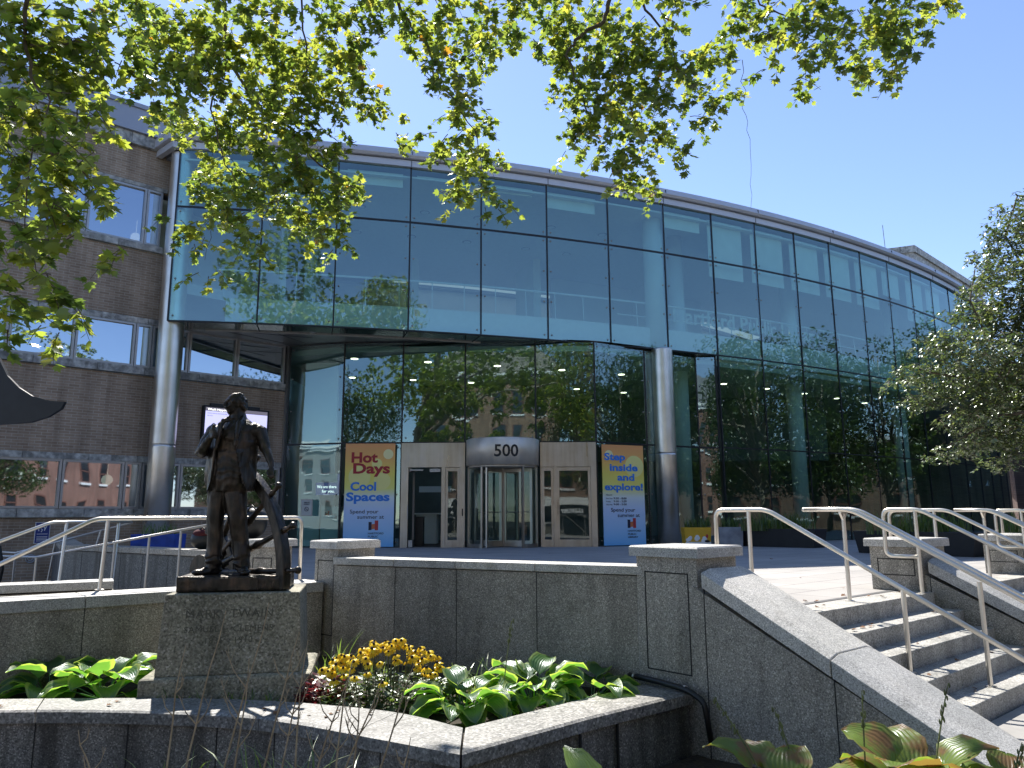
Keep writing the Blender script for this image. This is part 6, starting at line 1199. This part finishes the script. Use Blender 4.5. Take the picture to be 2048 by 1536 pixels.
# black-eyed susans
t = thing('coneflower_plant', (-1.15,7.2,GZ), 'mound of yellow coneflowers with dark centres behind the curved planter wall', 'plant'); rnd = random.Random(9)
fm = [M.setdefault('petal', leafmat('yellow_petal', [(0,(.85,.58,.01)),(1,(.92,.74,.04))], [(0,(.8,.4,.02)),(1,(.9,.6,.05))], .35, .03)), simple('dark_cone', (.025,.012,.008), .8)]
protos = []
for k in range(3):
    mb = MB(); tn = []
    for i in range(12):
        a = 2*PI*i/12+rnd.uniform(-.1,.1); d = -.35-.15*k+rnd.uniform(-.12,.12); L_ = .034; ca, sa = math.cos(a), math.sin(a); w_ = .0085
        vs = []
        for s, ww in ((.25,.5),(.6,1),(1,.45)): r = L_*s; vs += [(ca*r-sa*w_*ww, sa*r+ca*w_*ww, d*r*s),(ca*r+sa*w_*ww, sa*r-ca*w_*ww, d*r*s)]
        mb.add(vs, [(0,1,3,2),(2,3,5,4)]); tn += [rnd.random()]*2
    nb = len(mb.f); mb.ell((0,0,.004),(.010,.010,.011),8,5,mi=1); 
    me = bpy.data.meshes.new('flower'); me.from_pydata(mb.v,[],mb.f); me.materials.append(fm[0]); me.materials.append(fm[1]); me.polygons.foreach_set('material_index', mb.m); at = me.attributes.new('tone','FLOAT','FACE'); at.data.foreach_set('value', tn+[0]*(len(mb.f)-nb)); me.update(); protos.append(me)
stm = MB(); lf = ([],[],[],[],[])
for i in range(99):
    a = rnd.uniform(0,2*PI); r = rnd.random()**.6; x = -1.15+.60*r*math.cos(a); y = 7.12+.38*r*math.sin(a); z = GZ+.52-.24*r*r-.12*(7.1-y)+rnd.uniform(-.05,.05)
    o = bpy.data.objects.new('flower', protos[i%3]); COL.objects.link(o); o.parent = t; o.location = (x+1.15, y-7.2, z-GZ); o.rotation_euler = (rnd.uniform(.1,.8), rnd.uniform(-.4,.4), 0); s = rnd.uniform(.95,1.5); o.scale = (s,s,s)
    stm.tube([(x*.7-1.15*.3,y*.7+7.12*.3,GZ),(x,y,z)], .0025, 4, False)
for i in range(950):
    a = rnd.uniform(0,2*PI); r = rnd.random()**.5; x = -1.12+.58*r*math.cos(a); y = 7.12+.42*r*math.sin(a); z = GZ+rnd.uniform(.02,.31-.16*r*r)
    lf[0].append((x,y,z)); lf[1].append((math.cos(a)+rnd.uniform(-.6,.6),math.sin(a)+rnd.uniform(-.6,.6),rnd.uniform(-.5,.4))); lf[2].append((rnd.uniform(-.5,.5),rnd.uniform(-.5,.5),1)); lf[3].append(rnd.uniform(.05,.10)); lf[4].append(rnd.random())
build('stems', stm, M['grassstem'], t); M['foliage'] = leafmat('garden_foliage', [(0,(.02,.045,.015)),(1,(.06,.11,.03))], [(0,(.08,.15,.02)),(1,(.22,.32,.05))], .4, .10); leaves('foliage', *lf, OVAL, M['foliage'], t)
# red heuchera and the dark undergrowth, grassy clumps
def leafclump(c, rx, ry, h, n, mat, name, label, seed, ls=.06):
    rnd = random.Random(seed); t = thing(name, c, label, 'plant'); A = ([],[],[],[],[])
    for i in range(n):
        a = rnd.uniform(0,2*PI); r = rnd.random()**.5; A[0].append((c[0]+rx*r*math.cos(a), c[1]+ry*r*math.sin(a), c[2]+rnd.uniform(.01,h)*(1-.5*r*r))); A[1].append((math.cos(a)+rnd.uniform(-.8,.8),math.sin(a)+rnd.uniform(-.8,.8),rnd.uniform(-.3,.5))); A[2].append((rnd.uniform(-.6,.6),rnd.uniform(-.6,.6),1)); A[3].append(ls*rnd.uniform(.7,1.3)); A[4].append(rnd.random())
    leaves('leaves', *A, PLANE if ls > .055 and 'heuchera' in name else OVAL, M[mat], t)
M['redleaf'] = leafmat('red_leaf', [(0,(.06,.006,.010)),(1,(.16,.015,.02))], [(0,(.25,.02,.03)),(1,(.4,.05,.05))], .35, .16)
leafclump((-1.72,7.25,GZ), .22, .26, .26, 330, 'redleaf', 'heuchera_plant', 'dark red leaved plant between the pedestal and the yellow flowers', 3, .065); leafclump((-.60,7.1,GZ), .2, .3, .25, 160, 'foliage', 'leafy_plant', 'low dark green plant between the coneflowers and the hostas', 4, .08)
for i, (c, rx, h, n, sp, lab) in enumerate((((-1.75,7.75,GZ),.14,.62,34,.5,'tall grassy clump at the right foot of the pedestal'),((-4.95,7.1,GZ),.14,.5,22,.9,'strappy green clump at the far left of the planter'),((-.35,7.6,GZ),.22,.40,46,.9,'dark strappy clump behind the hostas by the low wall'),((-2.9,6.98,GZ),.28,.22,40,.8,'low green tufts in front of the plinth, left part'),((-2.3,7.0,GZ),.25,.24,30,.8,'low green tufts in front of the plinth, right part'),((-1.35,8.0,GZ),.10,.30,18,.7,'small tuft behind the coneflowers'),
    ((-2.15,4.95,-.94),.28,.50,34,.8,'grassy weed at the bottom left foreground'),((-1.6,4.9,-.94),.28,.56,38,.8,'grassy weed in the bottom foreground below the pedestal'),((-1.2,4.95,-.94),.22,.50,26,.9,'grassy weed at the bottom, left of the prow'),((-2.75,4.95,-.94),.2,.3,12,.9,'thin grassy weed in the far left foreground'),((-5.4,7.4,GZ),.12,.42,20,.8,'strappy green clump cut by the left edge'))):
    mb, tn = blades(n, c, rx, rx, h, 60+i, sp, .011); tt = thing('grass_clump', c, lab, 'plant'); toned(build('grass_blades', mb, M['grassy'], tt), tn)
# dry forked stalks
rnd = random.Random(77)
DS = [(-1.98,4.6,1.05,.05,.05),(-1.88,4.55,1.25,.16,.1),(-1.72,4.7,1.28,.20,.0),(-1.62,4.6,.98,.10,0),(-1.50,4.65,1.12,.22,0),(-1.35,4.5,.92,.18,0),(-1.28,4.7,1.06,.04,0),(-1.18,4.6,.84,.24,0),(-1.05,4.6,.90,.34,0),(-.95,4.7,.80,.06,0),(-.85,4.6,.95,.30,0),(-2.25,4.5,.62,-.3,0),(-1.02,4.5,1.0,.10,0),(-.66,4.55,.55,.12,0)]
for i, (x, y, h, ln_, _e) in enumerate(DS):
    t = thing('dry_stalk', (x,y,BZ), 'bare dry forked stalk in the foreground left of the planter prow', 'plant', 'bare dry stalks in the foreground'); mb = MB()
    pts = [Vector((x+ln_*h*(j/8)**1.3+.01*math.sin(j+i), y+.02*math.sin(j*1.7+i), BZ+h*j/8)) for j in range(9)]; mb.tube(pts, [.0065]*4+[.0056,.005,.0044,.0034,.002], 5, False)
    for k in range(rnd.randint(2,4)):
        s = rnd.uniform(.5,.92); j = int(s*8); q_ = pts[j]; L_ = rnd.uniform(.10,.26)*h; sg = rnd.choice((-1,1)); e = q_+Vector((sg*L_*.45, rnd.uniform(-.3,.3)*L_, L_*.85)); m_ = q_.lerp(e,.5)+Vector((sg*.012,0,-.01)); mb.tube([q_,m_,e], [.004,.003,.0018], 4, False)
        for kk in range(2): e2 = m_.lerp(e,rnd.uniform(.2,.7)); mb.tube([e2, e2+Vector((rnd.uniform(-.5,.5)*L_*.4,0,L_*.3))], [.0016,.001], 3, False)
    build('stem', mb, M['dry'], t)
# fallen leaves on the steps and paving
rnd = random.Random(5); lm = MB(); V, F = PLANE; me = bpy.data.meshes.new('fallen_leaf'); me.from_pydata([(x*.06,y*.06,abs(x)*.02+.004) for x,y,z in V],[],F); me.materials.append(simple('brown_leaf', (.20,.09,.03), .8, var=.3))
def fl(p, lab='small dry brown leaf fallen on the steps or the paving'):
    o = bpy.data.objects.new('fallen_leaf', me); COL.objects.link(o); o.location = p; o.rotation_euler = (rnd.uniform(-.3,.3),rnd.uniform(-.3,.3),rnd.uniform(0,6)); s = rnd.uniform(.5,1.2); o.scale = (s,s,s); tag(o, lab, 'leaf', 'dry leaves fallen on the paving')
for i in range(26): fl(S(rnd.uniform(.9,3.7), rnd.uniform(-1.2,.4), .008))
for k in range(1,5):
    for i in range(5): fl(S(rnd.uniform(.9,3.7), .49+.29*(k-1)+rnd.uniform(.05,.24), -.165*k+.004))
for i in range(16): fl((rnd.uniform(-2,8), rnd.uniform(11,20), .004))
for i in range(14):
    k = rnd.randint(2,26); s_ = rnd.uniform(.2,.8); a_ = lerp2(po_[k], pi_[k], s_); fl((a_[0],a_[1],-.637), 'small dry brown leaf lying on the planter coping')
for i in range(26): fl((rnd.uniform(-3,1.6), rnd.uniform(5.0,5.4), -1.02+rnd.uniform(0,.03)), 'small dry brown leaf on the dark soil in front of the planter wall')
